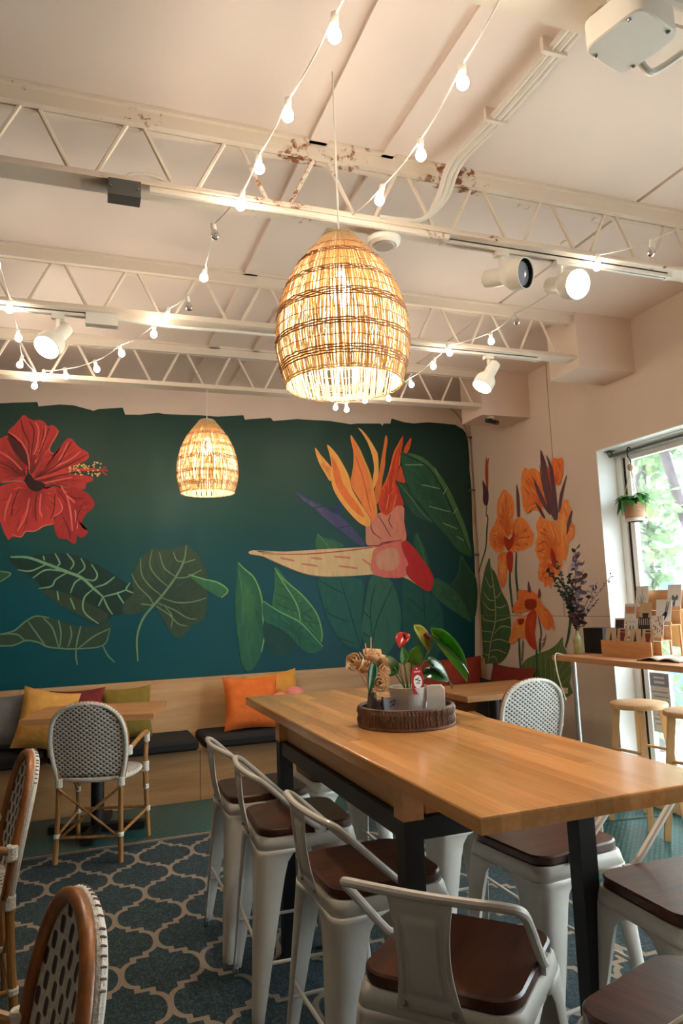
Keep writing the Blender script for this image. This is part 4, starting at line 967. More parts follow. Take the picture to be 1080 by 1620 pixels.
string([(2.4, 1.75, W+.02, 1), (2.335, 2.29, W+.01, 0), (2.174, 2.45, W, 1), (2.19, 3.12, W, 0), (2.205, 3.40, W, 1), (2.035, 3.60, W-.02, 1), (2.095, 3.88, W, 1), (2.11, 4.28, W, 1), (2.075, 4.60, W-.01, 1), (1.94, 4.70, W, 1), (1.86, 4.86, W-.03, 1), (1.78, 4.87, W-.02, 1)],
       [(2.9, 1.36, 2.95)], [(1.60, 4.84, 2.88)], 'festoon string crossing the spotlight tracks near the side wall')

# ------------------------------------------------------------------ ceiling fittings
cd = thing('ceiling_conduit', 'bundled white conduit pipes running along the ceiling to the joist', 'conduit', (1.44, 1.5, 3.12))
for k, (dx, r) in enumerate(((-.018, .011), (.008, .012), (.032, .008))):
    MB().tube(bez([(1.45+dx, 1.36, 3.135), (1.447+dx, 2.06, 3.135), (1.42+dx, 2.36, 3.125), (1.40+dx*.8, 2.46, 3.02), (1.33, 2.49+dx*.3, 2.93), (1.22, 2.48, 2.90+dx*.2), (1.12, 2.475, 2.895)], 8), r, 8).build('conduit_pipe', M_cable, cd, loc=(-1.44, -1.5, -3.12))
for y in (1.75, 2.1): MB().box(-.04, .055, y-1.5-.008, y-1.5+.008, -.002, .05).build('strap', M_joist_rust, cd, smooth=0)
jb = thing('junction_box', 'white painted square junction box fixed under the nearest joist', 'junction box', (1.335, 1.315, 2.815))
slab(.088, .085, .03, -.04, .04, .004, 3).build('box_body', M_plastic, jb, rot=(0, 0, .25))
for sx in (-1, 1):
    for sy in (-1, 1): MB().sphere((sx*.062, sy*.062, -.041), .006, 8, 5).build('screw', M_chrome, jb)
MB().tube(bez([(.06, .05, -.01), (.11, .06, -.045), (.15, .06, -.03), (.21, .03, .01)], 6), .010, 8).build('flexible_conduit', M_cable, jb)
cd2 = MB().tube([(.9, 1.30, 2.93), (XR, 1.30, 2.93)], .02, 10); tag(cd2.build('pipe', M_cable), 'white pipe along the closest joist at the top corner', 'pipe')
gb = thing('switch_box', 'small dark grey electrical box under the rust-marked joist', 'electrical box', (.135, 2.46, 2.83))
MB().box(-.055, .055, -.02, .045, -.03, .03).build('cover', M_grey, gb, smooth=0)
for sx in (-1, 1): MB().sphere((sx*.045, -.021, .0), .004, 8, 5).build('screw', M_chrome, gb)
MB().tube(bez([(-.0, .02, .03), (.02, .02, .075), (.10, .02, .085), (.19, .025, .055), (.23, .03, .03)], 8), .007, 8).build('flexible_conduit', M_cable, gb)
pp = MB().tube([(.22, 2.455, 2.845), (1.42, 2.455, 2.845)], .014, 10); tag(pp.build('pipe', M_joist_rust), 'rust-flecked pipe strapped under the joist behind the big pendant', 'pipe')
sm = thing('smoke_detector', 'round cream smoke detector hanging beside the big pendant', 'smoke detector', (1.16, 2.53, 2.86))
MB().lathe([(.05, 0), (.066, -.008), (.072, -.025), (.066, -.045), (.052, -.055), (.046, -.052)], 28).build('cover', M_plastic, sm)
MB().lathe([(.047, -.050), (.04, -.058), (.001, -.06)], 24).build('grille', mat('detector_grille', (180, 165, 150), .6), sm)
for i, (x, y) in enumerate(((1.94, 2.63), (2.366, 2.63), (2.36, 2.87), (1.80, 2.545))):
    tag(MB().lathe([(.035, 0), (.034, -.006), (.022, -.009), (.02, -.006), (.001, -.007)], 24, Matrix.Translation((x, y, ZC))).build('ceiling_disc', M_ceil), ('round ceiling disc nearest the unlit spotlight', 'round ceiling disc close to the ceiling step', 'round ceiling disc behind the lit spotlight', 'round ceiling disc by the joist above the light track')[i], 'ceiling disc', 'round ceiling discs')
sc_ = thing('security_camera', 'small black camera under the boxed trim by the mural', 'camera', (3.10, 4.86, 2.80))
MB().lathe([(.028, 0), (.028, -.01)], 14).build('mount', M_plastic, sc_)
MB().tube([(.0, 0, -.01), (0, 0, -.028)], .008, 8).build('stem', M_black, sc_)
MB().tube([(-.05, -.02, -.035), (.05, .02, -.033)], .018, 12).build('camera_body', M_black, sc_)
MB().tube([(.05, .02, -.033), (.085, .033, -.032)], .020, 12).build('hood', mat('camera_hood', (96, 70, 52), .5), sc_)
wp = thing('wall_conduit', 'thin cream conduit bending down the corner beside the mural', 'conduit', (3.40, 5.745, 1.0))
MB().tube(bez([(-.45, -.01, 2.14), (-.25, -.01, 2.15), (-.1, -.01, 2.07), (-.01, -.01, 1.90), (.012, -.01, 1.7), (.015, -.01, 1.0), (.015, -.01, .1), (.015, -.01, -.15)], 8), .010, 8).build('conduit_pipe', mat('cream_conduit', (176, 148, 120), .55), wp)
for z in (1.85, 1.35, .75): MB().box(-.012, .035, -.024, .012, z-.008, z+.008).build('pipe_clip', M_grey, wp, smooth=0)
# ------------------------------------------------------------------ rug
rug = thing('rug', 'dark blue flatwoven rug with cream trellis pattern under the tables', 'rug', (0, 0, 0))
RX0, RX1, RY0, RY1 = -2.3, 2.26, -1.2, 4.60
MB().box(RX0, RX1, RY0, RY1, 0.0005, .006).build('rug_base', M_rug, rug, smooth=0)
bd = MB()
for k in (.015, .05):
    w_ = .022 if k < .03 else .008
    bd.box(RX0+k, RX1-k, RY1-k-w_, RY1-k, .006, .0072); bd.box(RX0+k, RX1-k, RY0+k, RY0+k+w_, .006, .0072)
    bd.box(RX0+k, RX0+k+w_, RY0+k, RY1-k, .006, .0072); bd.box(RX1-k-w_, RX1-k, RY0+k, RY1-k, .006, .0072)
bd.build('rug_border', M_rugline, rug, smooth=0)
pa, pb = .15, .262
seg = [(1-.33*(1-math.cos(a)), .375*math.sin(a)) for a in (PI/2*k/7 for k in range(8))]
seg += [(.67, .5), (.33, .5)]
seg += [(1-x, 1-y) for x, y in reversed(seg[:8])]
tp = MB(); hw = .0112
def ribbon(path):
    vs_ = []; m = len(path)
    for i, p in enumerate(path):
        t1 = (path[i]-path[i-1]).normalized() if i else (path[1]-path[0]).normalized()
        t2 = (path[i+1]-path[i]).normalized() if i < m-1 else t1
        n1, n2 = Vector((-t1.y, t1.x, 0)), Vector((-t2.y, t2.x, 0)); nn = (n1+n2).normalized(); nn = nn*(hw/max(.5, nn.dot(n1))); vs_ += [p+nn, p-nn]
    tp.add(vs_, [(2*i+1, 2*i+3, 2*i+2, 2*i) for i in range(m-1)])
for i in range(-18, 18):
    for j in range(-20, 20):
        cx, cy = .307+pa*i, 4.03+pb*j
        if (i+j) % 2: continue
        for sx in (1, -1):
            for sy in (1,):
                path = [Vector((cx+sx*x*pa, cy+sy*y*pb, .0068 if sx > 0 else .0071)) for x, y in seg]
                run = []
                for p in (path if sx > 0 else path[::-1]) + [Vector((99, 99, 0))]:
                    if RX0+.065 < p.x < RX1-.065 and RY0+.065 < p.y < RY1-.065: run.append(p)
                    else:
                        if len(run) > 1: ribbon(run)
                        run = []
rp = tp.build('trellis_pattern', M_rugline, rug, smooth=0); rp['kind'] = 'stuff'

# ------------------------------------------------------------------ communal table
TX0, TX1, TY0, TY1, TZ = .722, 1.345, 1.255, 3.33, .944
tb = thing('communal_table', 'long butcher-block communal table on black steel legs', 'table', (1.0335, 2.2925, 0))
nrow = 14; rg = random.Random(3); hx, hy = (TX1-TX0)/2, (TY1-TY0)/2
for i in range(nrow):
    x0, x1 = -hx+2*hx*i/nrow, -hx+2*hx*(i+1)/nrow
    cuts = [-hy] + sorted(rg.uniform(-hy+.25, hy-.25) for _ in range(rg.choice((1, 1, 2)))) + [hy]
    for a, b in zip(cuts, cuts[1:]):
        e = .005; ex0 = e if i == 0 else 0; ex1 = e if i == nrow-1 else 0; ey0 = e if a == -hy else 0; ey1 = e if b == hy else 0
        r = lambda z, k: [(x0+ex0*k, a+ey0*k, z), (x1-ex1*k, a+ey0*k, z), (x1-ex1*k, b-ey1*k, z), (x0+ex0*k, b-ey1*k, z)]
        MB().rings([r(TZ-.034, 0), r(TZ-e, 0), r(TZ-e*.3, .35), r(TZ, 1)]).build('stave', M_butcher, tb, smooth=0)
AX, AY0, AY1 = hx-.055, -hy+.45, hy-.455
for sx in (-1, 1): MB().box(sx*(AX-.012)-.011, sx*(AX-.012)+.011, AY0+.05, AY1-.05, .822, TZ-.034).build('apron', M_apron, tb, smooth=0)
for y in (AY0+.015, AY1-.015): MB().box(-AX+.05, AX-.05, y-.011, y+.011, .822, TZ-.034).build('apron', M_apron, tb, smooth=0)
for sx in (-1, 1):
    for y in (AY0, AY1):
        MB().box(sx*AX-.028 if sx < 0 else AX-.028, sx*AX+.028, y-.028, y+.028, .82, TZ-.034).build('leg_block', M_apron, tb, smooth=0)
        MB().box(sx*AX-.026, sx*AX+.026, y-.026, y+.026, .0075, .82).build('leg', M_black, tb, smooth=0)
    MB().box(sx*AX-.02, sx*AX+.02, AY0+.026, AY1-.026, .77, .821).build('steel_rail', M_black, tb, smooth=0)
for y in (AY0, AY1): MB().box(-AX+.026, AX-.026, y-.02, y+.02, .77, .821).build('steel_rail', M_black, tb, smooth=0)

# ------------------------------------------------------------------ metal stools
SZ = .612
def stool_proto(back=True):
    t = thing('metal_stool', 'x', 'stool', (0, 0, 0), 0, 'cream metal stools with dark wood seats')
    slab(.166, .166, .058, SZ-.028, SZ, .005, 6).build('seat', M_walnut, t)
    sk = MB().rings([rsq(.1745, .1745, .036, 6, SZ-.070), rsq(.1690, .1690, .042, 6, SZ-.036), rsq(.1655, .1655, .046, 6, SZ-.0295), rsq(.12, .12, .04, 6, SZ-.029)], False)
    sk.build('seat_pan', M_steel, t, solid=.002)
    zs = [.022, .06, .2, .35, .46, .505, .53, .545]; ls = [.032, .036, .054, .074, .090, .100, .118, .160]
    for sx in (-1, 1):
        for sy in (-1, 1):
            lg = MB(); rs = []
            for z, l in zip(zs, ls):
                c = .1745+(.545-z)/.545*.037; ra = .014+.020*z/.545
                pr = [(c-l, c)] + [(c-ra+ra*math.sin(a), c-ra+ra*math.cos(a)) for a in (PI/2*k/6 for k in range(7))] + [(c, c-l)]
                rs.append([(sx*x, sy*y, z) for x, y in pr])
            o = len(lg.v); n = len(rs[0])
            for rr in rs: lg.v += rr
            for i in range(len(rs)-1):
                for k in range(n-1): lg.f.append((o+i*n+k, o+i*n+k+1, o+(i+1)*n+k+1, o+(i+1)*n+k))
            leg = lg.build('leg', M_steel, t, solid=.0025)
            c = .2095
            MB().lathe([(.008, .0075), (.012, .010), (.012, .028), (.009, .032)], 10, Matrix.Translation((sx*(c-.009), sy*(c-.009), 0))).build('foot_cap', M_chrome, leg)
    c = .184
    for a, b in (((-c, -c), (c, -c)), ((-c, c), (c, c))): MB().tube([(a[0], a[1], .20), (b[0], b[1], .20)], .006, 8).build('stretcher', M_steel, t)
    for a, b in (((-c, -c), (-c, c)), ((c, -c), (c, c))): MB().tube([(a[0], a[1], .25), (b[0], b[1], .25)], .006, 8).build('stretcher', M_steel, t)
    if back:
        P = [(.035, -.171, .600), (-.005, -.175, .628), (-.12, -.186, .735), (-.165, -.186, .775), (-.192, -.165, .790), (-.205, -.10, .793), (-.212, 0, .794)]
        P = P + [(x, -y, z) for x, y, z in reversed(P[:-1])]
        bt = MB().tube(bez(P, 5), .0098, 10); bt.build('back_rail', M_steel, t)
        for sy in (-1, 1): MB().box(.02, .06, sy*.171-.006, sy*.171+.006, SZ-.03, SZ-.002).build('rail_mount', M_steel, t, smooth=0)
        def pl(u, v):
            z = .565+.225*v; wd = .062-.008*math.sin(PI*v)+.010*(1-v)**4+.006*v**4; y = (2*u-1)*wd
            x = -.178-.036*v**.8-.006*math.sin(PI*v)
            if (.1 < u < .22 or .78 < u < .9) and .12 < v < .9 or (.12 < v < .2 or .8 < v < .88) and .1 < u < .9: x += .0045
            return (x, y, z)
        bp = MB().grid(pl, 24, 30).build('back_splat', M_steel, t, solid=.003)
        for sy in (-1, 1): MB().sphere((-.1855, sy*.052, .580), .007, 10, 6).build('screw', M_chrome, bp)
    return t
st = stool_proto()
st.location = (.728, 3.085, 0); st.rotation_euler = (0, 0, .02); st['label'] = 'metal stool at the table side nearest the bench, beyond the far table leg'
GS = 'cream metal stools with dark wood seats'
dup(st, (.748, 2.62, 0), -.04, 'second metal stool from the bench along the open table side', GS)
dup(st, (.795, 2.04, 0), .03, 'metal stool between the table legs, third from the bench', GS)
dup(st, (.775, 1.468, 0), .735, 'metal stool turned at an angle at the near table corner, back toward viewer', GS)
dup(st, (1.13, 3.25, 0), PI, 'metal stool pushed under the far table end, its back hidden by the tabletop', GS)
dup(st, (1.35, 2.52, 0), PI, 'metal stool on the window side of the table, mostly hidden behind its legs', GS)
dup(st, (1.385, 2.02, 0), PI+.12, 'metal stool tucked beside the near black table leg on the window side', GS)
dup(st, (1.475, 1.53, 0), PI-.03, 'metal stool with glossy dark seat at the near table end, window side', GS)
dup(st, (1.055, 1.085, 0), PI/2+.30, 'metal stool cut off by the bottom corner, seat closest to viewer', GS)

# ------------------------------------------------------------------ rattan bistro chairs
HOOP = [(.176, -.185, .44), (.197, -.198, .53), (.208, -.213, .62), (.203, -.232, .71), (.176, -.250, .785), (.118, -.263, .835), (.05, -.269, .856), (0, -.270, .860)]
HOOP = HOOP + [(-x, y, z) for x, y, z in reversed(HOOP[:-1])]
def chair_proto():
    t = thing('bistro_chair', 'x', 'chair', (0, 0, 0), 0, 'rattan bistro chairs')
    hp = bez(HOOP, 5)
    MB().tube([p+Vector((0, .010, 0)) for p in hp], .0140, 12).build('back_frame', M_rattan, t)
    wb = MB(); wb.tube([p+Vector((0, -.007, 0)) for p in hp], .0125, 10)
    bnd = wb.build('back_binding', M_binding, t)
    dk = MB()
    for i, p in enumerate(hp):
        if p.z > .775 and (i % 2 == 0 or abs(p.x) > .1):
            d = Vector((p.x, 0, p.z-.62)).normalized(); c = p+Vector((0, -.007, 0))
            dk.tube([c+d*.009+Vector((0, -.0095, 0)), c+d*.0128+Vector((0, -.004, 0)), c+d*.0132], .0019, 4)
    dk.build('stitching', mat('dark_cane', (86, 64, 60), .6), bnd)['kind'] = 'stuff'
    zw = [(p.z, p.x, p.y) for p in hp if p.x >= -1e-6]; zw.sort()
    def at(z):
        for (z0, x0, y0), (z1, x1, y1) in zip(zw, zw[1:]):
            if z0 <= z <= z1:
                k = (z-z0)/max(1e-6, z1-z0); return x0+(x1-x0)*k, y0+(y1-y0)*k
        return (zw[0][1:] if z < zw[0][0] else zw[-1][1:])
    def pf(u, v):
        z = .455+.403*(1-(1-v)**1.5); w_, y = at(z); s = 2*u-1; return (s*w_, y-.020*(1-s*s), z)
    MB().grid(pf, 16, 22).build('woven_back', M_wback, t, solid=.006)
    MB().grid(lambda u, v: tuple(Vector(pf(u, v))+Vector((0, .005, 0))), 16, 22).build('woven_front', M_wfront, t)
    ou = [(.205*math.copysign(abs(math.cos(a))**.75, math.cos(a))*(1.0-.05*math.sin(a)*-1), .01+.205*math.copysign(abs(math.sin(a))**.75, math.sin(a))) for a in (2*PI*k/40 for k in range(40))]
    rs = [[(x*s, y*s, z) for x, y in ou] for s, z in ((.93, .425), (.99, .43), (1.0, .44), (.98, .450), (.9, .454), (.5, .448))]
    MB().rings(rs).build('woven_seat', M_wseat, t)
    MB().tube([(x*1.0, y*1.0, .437) for x, y in ou], .0125, 8, closed=True).build('seat_rim', M_binding, t)
    for sx in (-1, 1):
        MB().tube([(sx*.178, -.215, .007), (sx*.172, -.198, .25), (sx*.172, -.188, .45), (sx*.182, -.190, .50)], .0145, 10).build('leg', M_cane_light, t)
        MB().tube([(sx*.212, .232, .007), (sx*.205, .21, .25), (sx*.205, .196, .46), (sx*.212, .185, .56)], .0140, 10).build('leg', M_cane_light, t)
        MB().tube(bez([(sx*.212, .185, .55), (sx*.222, .165, .615), (sx*.236, .10, .64), (sx*.24, .0, .642), (sx*.232, -.12, .62), (sx*.212, -.20, .585)], 6), .0125, 10).build('armrest', M_cane_light, t)
        MB().tube([(sx*.174, -.205, .15), (sx*.208, .218, .17)], .0085, 8).build('stretcher', M_cane_light, t)
        MB().tube([(sx*.172, -.203, .40), (-sx*.172, -.207, .13)], .0075, 8).build('cross_brace', M_cane_light, t)
        MB().tube(bez([(sx*.20, .19, .30), (sx*.215, .12, .40), (sx*.205, .06, .425)], 5), .008, 8).build('corner_brace', M_cane_light, t)
        for (x, y, z, r, h) in ((.172, -.19, .425, .021, .05), (.205, .2, .42, .021, .06), (.174, -.205, .15, .019, .025), (.208, .22, .17, .019, .03), (.222, .16, .60, .019, .06), (.216, -.19, .59, .02, .05), (.205, .205, .30, .018, .03)):
            MB().lathe([(r*.8, -h/2), (r, -h/2+.006), (r*.94, 0), (r, h/2-.006), (r*.8, h/2)], 10, Matrix.Translation((sx*x, y, z))).build('wrapping', M_binding, t)
    MB().tube([(-.174, -.205, .14), (.174, -.205, .14)], .0085, 8).build('stretcher', M_cane_light, t)
    MB().tube([(-.208, .218, .18), (.208, .218, .18)], .0085, 8).build('stretcher', M_cane_light, t)
    return t
ch = chair_proto(); GC = 'rattan bistro chairs'
ch.location = (.125, 4.53, 0); ch.rotation_euler = (0, 0, -.34); ch['label'] = 'rattan chair at the small table by the bench, dotted back toward viewer'
dup(ch, (-.425, 2.86, 0), PI/2+.17, 'rattan chair at the picture edge, middle distance, seen side-on', GC)
dup(ch, (-.252, 1.355, 0), PI/2+.17, 'closest rattan chair, only its brown hoop and patterned back showing', GC)
dup(ch, (2.55, 3.97, 0), -.02, 'white-backed rattan chair behind the communal table near the window counter', GC)

# ------------------------------------------------------------------ small cafe tables
def cafe_table(loc, rz, w_, d_, label):
    t = thing('cafe_table', label, 'table', loc, rz, 'small cafe tables')
    for i in range(4):
        y0 = -d_/2+d_*i/4; MB().box(-w_/2, w_/2, y0, y0+d_/4-.0006, .705, .74).build('plank', M_ttop, t, smooth=0)
    MB().lathe([(.04, .05), (.04, .69), (.15, .695), (.15, .704)], 20).build('column', M_black, t)
    for a in (0, PI/2):
        Mx = Matrix.Rotation(a, 4, 'Z'); MB().box(-.29, .29, -.035, .035, .009, .05, Mx).build('foot', M_black, t, smooth=0)
    return t
cafe_table((.115, 4.93, 0), -.24, .78, .58, 'small wooden cafe table in front of the pillows')
cafe_table((2.68, 4.385, 0), 0, .76, .62, 'small wooden cafe table in the corner below the canna flowers')

# ------------------------------------------------------------------ bench, cushions, pillows
BY = 5.36
be = thing('bench', 'built-in plywood bench running along the mural wall', 'bench', (0, 5.6, 0))
for x0, x1 in ((-3.55, -1.4), (-1.396, .82), (.824, 2.0), (2.004, 2.93)): MB().box(x0, x1, BY-5.6, BY-5.58, 0, .345).build('front_panel', M_plyf, be, smooth=0)
for x0, x1 in ((-3.55, -.4), (-.397, 1.1), (1.103, 2.6), (2.603, 3.43)):
    MB().box(x0, x1, BY-5.61, .12, .345, .365).build('seat_panel', M_ply, be, smooth=0)
    MB().box(x0, x1, .12, .165, .365, .822).build('back_panel', M_ply, be, smooth=0)
br = thing('bench', 'short plywood bench return along the side wall in the corner', 'bench', (3.2, 5.0, 0))
MB().box(-.27, .235, -.28, .345, .345, .365).build('seat_panel', M_ply, br, smooth=0); MB().box(-.26, -.24, -.28, .345, 0, .345).build('front_panel', M_plyf, br, smooth=0); MB().box(-.24, .235, -.28, -.26, 0, .345).build('front_panel', M_plyf, br, smooth=0)
for i, (x0, x1) in enumerate(((-2.15, -1.2), (-1.18, -.22), (-.19, .80), (.84, 1.84), (1.87, 2.87))):
    c = slab((x1-x0)/2, .245, .03, .366, .438, .018, 4).build('seat_cushion', M_cushion, loc=((x0+x1)/2, 5.475, 0))
    tag(c, ('black seat cushion at the far unseen bench end', 'black seat cushion under the grey and yellow pillows', 'black seat cushion behind the small cafe table', 'black seat cushion under the orange pillow', 'black seat cushion behind the far end of the communal table')[i], 'cushion', 'black bench cushions')
def pillow(name, loc, rot, w_, h_, th, m, label, cat='pillow'):
    mb = MB()
    def sf(sign):
        def f_(u, v):
            a, b = 2*u-1, 2*v-1; e = (max(0, 1-a*a)*max(0, 1-b*b))
            px = a*w_/2*(1-.09*(1-b*b)*(abs(a)**3)); pz = b*h_/2*(1-.09*(1-a*a)*(abs(b)**3))
            wr = .004*math.sin(9*a+5*b)*e
            return (px, sign*(th/2*e**.42)+wr, pz+h_/2)
        return f_
    mb.grid(sf(1), 14, 14); mb.grid(sf(-1), 14, 14)
    o = mb.build(name, m, loc=loc, rot=rot, smooth=60); return tag(o, label, cat, 'throw pillows on the bench')
fab = lambda n, c: mat(n, c, .85, var=.12, scale=14, bump=.35, bscale=30)
LN = -.22
pillow('pillow', (-.50, 5.52, .44), (LN, 0, 0), .36, .38, .14, fab('grey_fabric', (112, 112, 114)), 'grey pillow at the picture edge behind the yellow one')
pillow('pillow', (-.245, 5.385, .44), (LN-.1, .22, .08), .38, .42, .16, fab('mustard_fabric', (206, 150, 72)), 'mustard yellow pillow tilted in front of the grey and dark red ones')
pillow('pillow', (-.01, 5.56, .44), (LN, 0, 0), .38, .38, .14, fab('dark_red_fabric', (110, 26, 24)), 'dark red pillow between the yellow and olive ones')
pillow('pillow', (.335, 5.55, .43), (LN, -.03, 0), .36, .38, .14, fab('olive_fabric', (122, 100, 32)), 'olive green pillow behind the small cafe table')
pillow('pillow', (1.225, 5.42, .44), (LN-.05, .02, 0), .43, .40, .15, fab('orange_fabric', (212, 104, 34)), 'bright orange pillow beside the communal table')
pillow('pillow', (1.46, 5.58, .44), (LN, -.10, 0), .44, .40, .13, fab('golden_fabric', (214, 148, 58)), 'golden yellow pillow tucked behind the orange one')
kp = thing('knot_cushion', 'pink knotted ball cushion by the golden pillow', 'cushion', (1.53, 5.40, .438))
pk = fab('pink_plush', (222, 128, 122))
for (x, z, r) in ((-.10, .20, .075), (.02, .225, .085), (.12, .19, .07), (-.02, .10, .095), (.09, .09, .08)):
    MB().sphere((x, 0, z), r, 16, 10, (1, .8, .85)).build('plush_lobe', pk, kp)
pillow('pillow', (3.30, 5.22, .38), (LN, 0, -PI/2), .62, .42, .14, fab('rust_red_fabric', (128, 38, 26)), 'rust red back cushion against the side wall in the corner')
pillow('pillow', (3.02, 5.56, .44), (LN, 0, 0), .66, .42, .14, fab('vermilion_fabric', (150, 50, 32)), 'vermilion pillow behind the anthurium leaves')
pillow('pillow', (3.12, 5.15, .37), (LN-.1, 0, -PI/2+.3), .40, .34, .12, M_cushion, 'black pillow in front of the rust red back cushion')

# ------------------------------------------------------------------ counter by the window
ct = thing('window_counter', 'narrow wooden counter running along the window', 'counter', (3.25, 3.0, 0))
for (x0, x1) in ((-.31, -.13), (-.129, .05), (.051, .19)): MB().box(x0, x1, -2.4, 1.055 if x1 < .19 else .99, .932, .965).build('plank', M_counter, ct, smooth=0)
MB().tube([(-.16, 1.03, 0), (-.16, 1.03, .932)], .016, 12).build('leg', mat('galvanised_steel', (176, 182, 186), .35, .7), ct)
MB().lathe([(.05, 0), (.05, .006), (.02, .01)], 16, Matrix.Translation((-.16, 1.03, 0))).build('leg_flange', M_grey, ct)
MB().tube([(-.22, -1.8, 0), (-.22, -1.8, .932)], .016, 12).build('leg', MATS['galvanised_steel'], ct)
def bar_stool(loc, rz, label):
    t = thing('wooden_stool', label, 'stool', loc, rz, 'round pine stools')
    MB().lathe([(.155, .665), (.166, .670), (.168, .684), (.164, .694), (.15, .697), (.001, .697)], 32).build('seat', M_pine, t)
    for k in range(4):
        a = PI/4+PI/2*k; d = Vector((math.cos(a), math.sin(a), 0)); p0 = d*.205; p1 = d*.125+Vector((0, 0, .666))
        rr = lambda c, h, z: [tuple(Matrix.Translation(c) @ Matrix.Rotation(a, 4, 'Z') @ Vector((x*h, y*h, 0))) for x, y in ((-1, -1), (1, -1), (1, 1), (-1, 1))]
        MB().rings([rr(p0, .016, 0), rr(p1, .019, 0)]).build('leg', M_pine, t, smooth=0)
    for k in range(4):
        for z in ((.20, .42)[k % 2], (.34, .30)[k % 2]):
            f_ = 1-z/.666; q = [Vector((math.cos(PI/4+PI/2*j), math.sin(PI/4+PI/2*j), 0))*(.125+.08*f_)+Vector((0, 0, z)) for j in (k, k+1)]
            MB().tube(q, .009, 8).build('stretcher', M_pine, t)
bar_stool((3.185, 3.57, 0), .12, 'round pine stool nearest the wall end of the counter')
bar_stool((3.215, 3.17, 0), .25, 'round pine stool at the picture edge under the counter')

# vase, board, rack, cards, book
vs0 = thing('bottle_vase', 'pale green bottle vase of dried flowers on the counter', 'vase', (3.10, 3.985, .9652))
MB().lathe([(.026, 0), (.029, .006), (.029, .085), (.025, .105), (.012, .125), (.011, .15), (.013, .155), (.009, .155), (.009, .12)], 20).build('bottle', mat('pale_glass', (160, 156, 112), .2, var=.15, scale=30), vs0)
M_dry = mat('dried_leaf', (58, 42, 44), .8, var=.4, scale=20); M_dryg = mat('dried_dark_green', (44, 50, 44), .8, var=.4, scale=20); M_dryp = mat('dried_plum', (78, 52, 54), .8, var=.3, scale=20)
def blob_leaf(mb, c, d, s, n):
    d = Vector(d).normalized(); sd = d.cross(Vector(n)).normalized() if d.cross(Vector(n)).length > .01 else Vector((1, 0, 0)); nn = sd.cross(d)
    pts = [Vector(c)+d*s*(1-math.cos(a))*.5+sd*s*.32*math.sin(a)+nn*.06*s*math.sin(2*a) for a in (2*PI*k/8 for k in range(8))]
    mb.add(pts, [tuple(range(8))])
rg = random.Random(8)
for k, (ty, tz, kind) in enumerate(((.20, .56, 0), (.12, .60, 0), (.06, .52, 0), (.0, .68, 1), (-.06, .62, 1), (-.14, .55, 1), (-.24, .46, 1), (-.31, .50, 2), (-.20, .36, 2), (.16, .40, 0), (.03, .42, 2))):
    tx = rg.uniform(-.06, .06); p = bez([(0, 0, .13), (tx*.3, ty*.25, .13+(tz-.13)*.4), (tx, ty, tz)], 8)
    mb = MB(); mb.tube(p, .0018, 5)
    for i, c in enumerate(p[4:]):
        for _ in range((7, 3, 3)[kind]):
            d = (rg.uniform(-1, 1), rg.uniform(-1, 1), rg.uniform(-.3, .8)); n = (rg.uniform(-1, 1), rg.uniform(-1, 1), rg.uniform(-1, 1))
            if kind == 1 and rg.random() < .45: continue
            cc_ = c + Vector((0, 0, rg.uniform(-.015, .015)))
            blob_leaf(mb, cc_, d, (rg.uniform(.018, .032), rg.uniform(.036, .058), rg.uniform(.012, .02))[kind], n)
    mb.build('dried_stem', (M_dryg, M_dryp, M_dry)[kind], vs0)
bb = MB(); bb.box(-.06, .06, -.085, .085, 0, .165); tag(bb.build('black_board', M_black, loc=(3.265, 3.965, .9652), rot=(0, 0, .1), smooth=0), 'small black chalkboard box behind the bottle vase', 'board')
rk = thing('card_rack', 'stepped wooden greeting card rack on the counter', 'card rack', (3.14, 3.585, .9652))
for k in range(4):
    x = .0+.082*k; z = .012+.088*k
    MB().box(x, x+.07, -.215, .215, z, z+.006).build('shelf', M_rackwood, rk, smooth=0)
    MB().box(x-.005, x+.001, -.215, .215, z-(.012 if k == 0 else 0), z+(.085 if k == 0 else .022)).build('lip', M_rackwood, rk, smooth=0)
    MB().box(x+.070, x+.074, -.215, .215, z+.006, z+.086).build('backing', M_rackwood, rk, smooth=0)
    for sy in (-1, 1): MB().box(x+.06, x+.07, sy*.211-.005, sy*.211+.005, 0, z).build('post', M_rackwood, rk, smooth=0)
MB().box(.31, .316, -.215, .215, .276, .40).build('back_board', M_rackwood, rk, smooth=0)
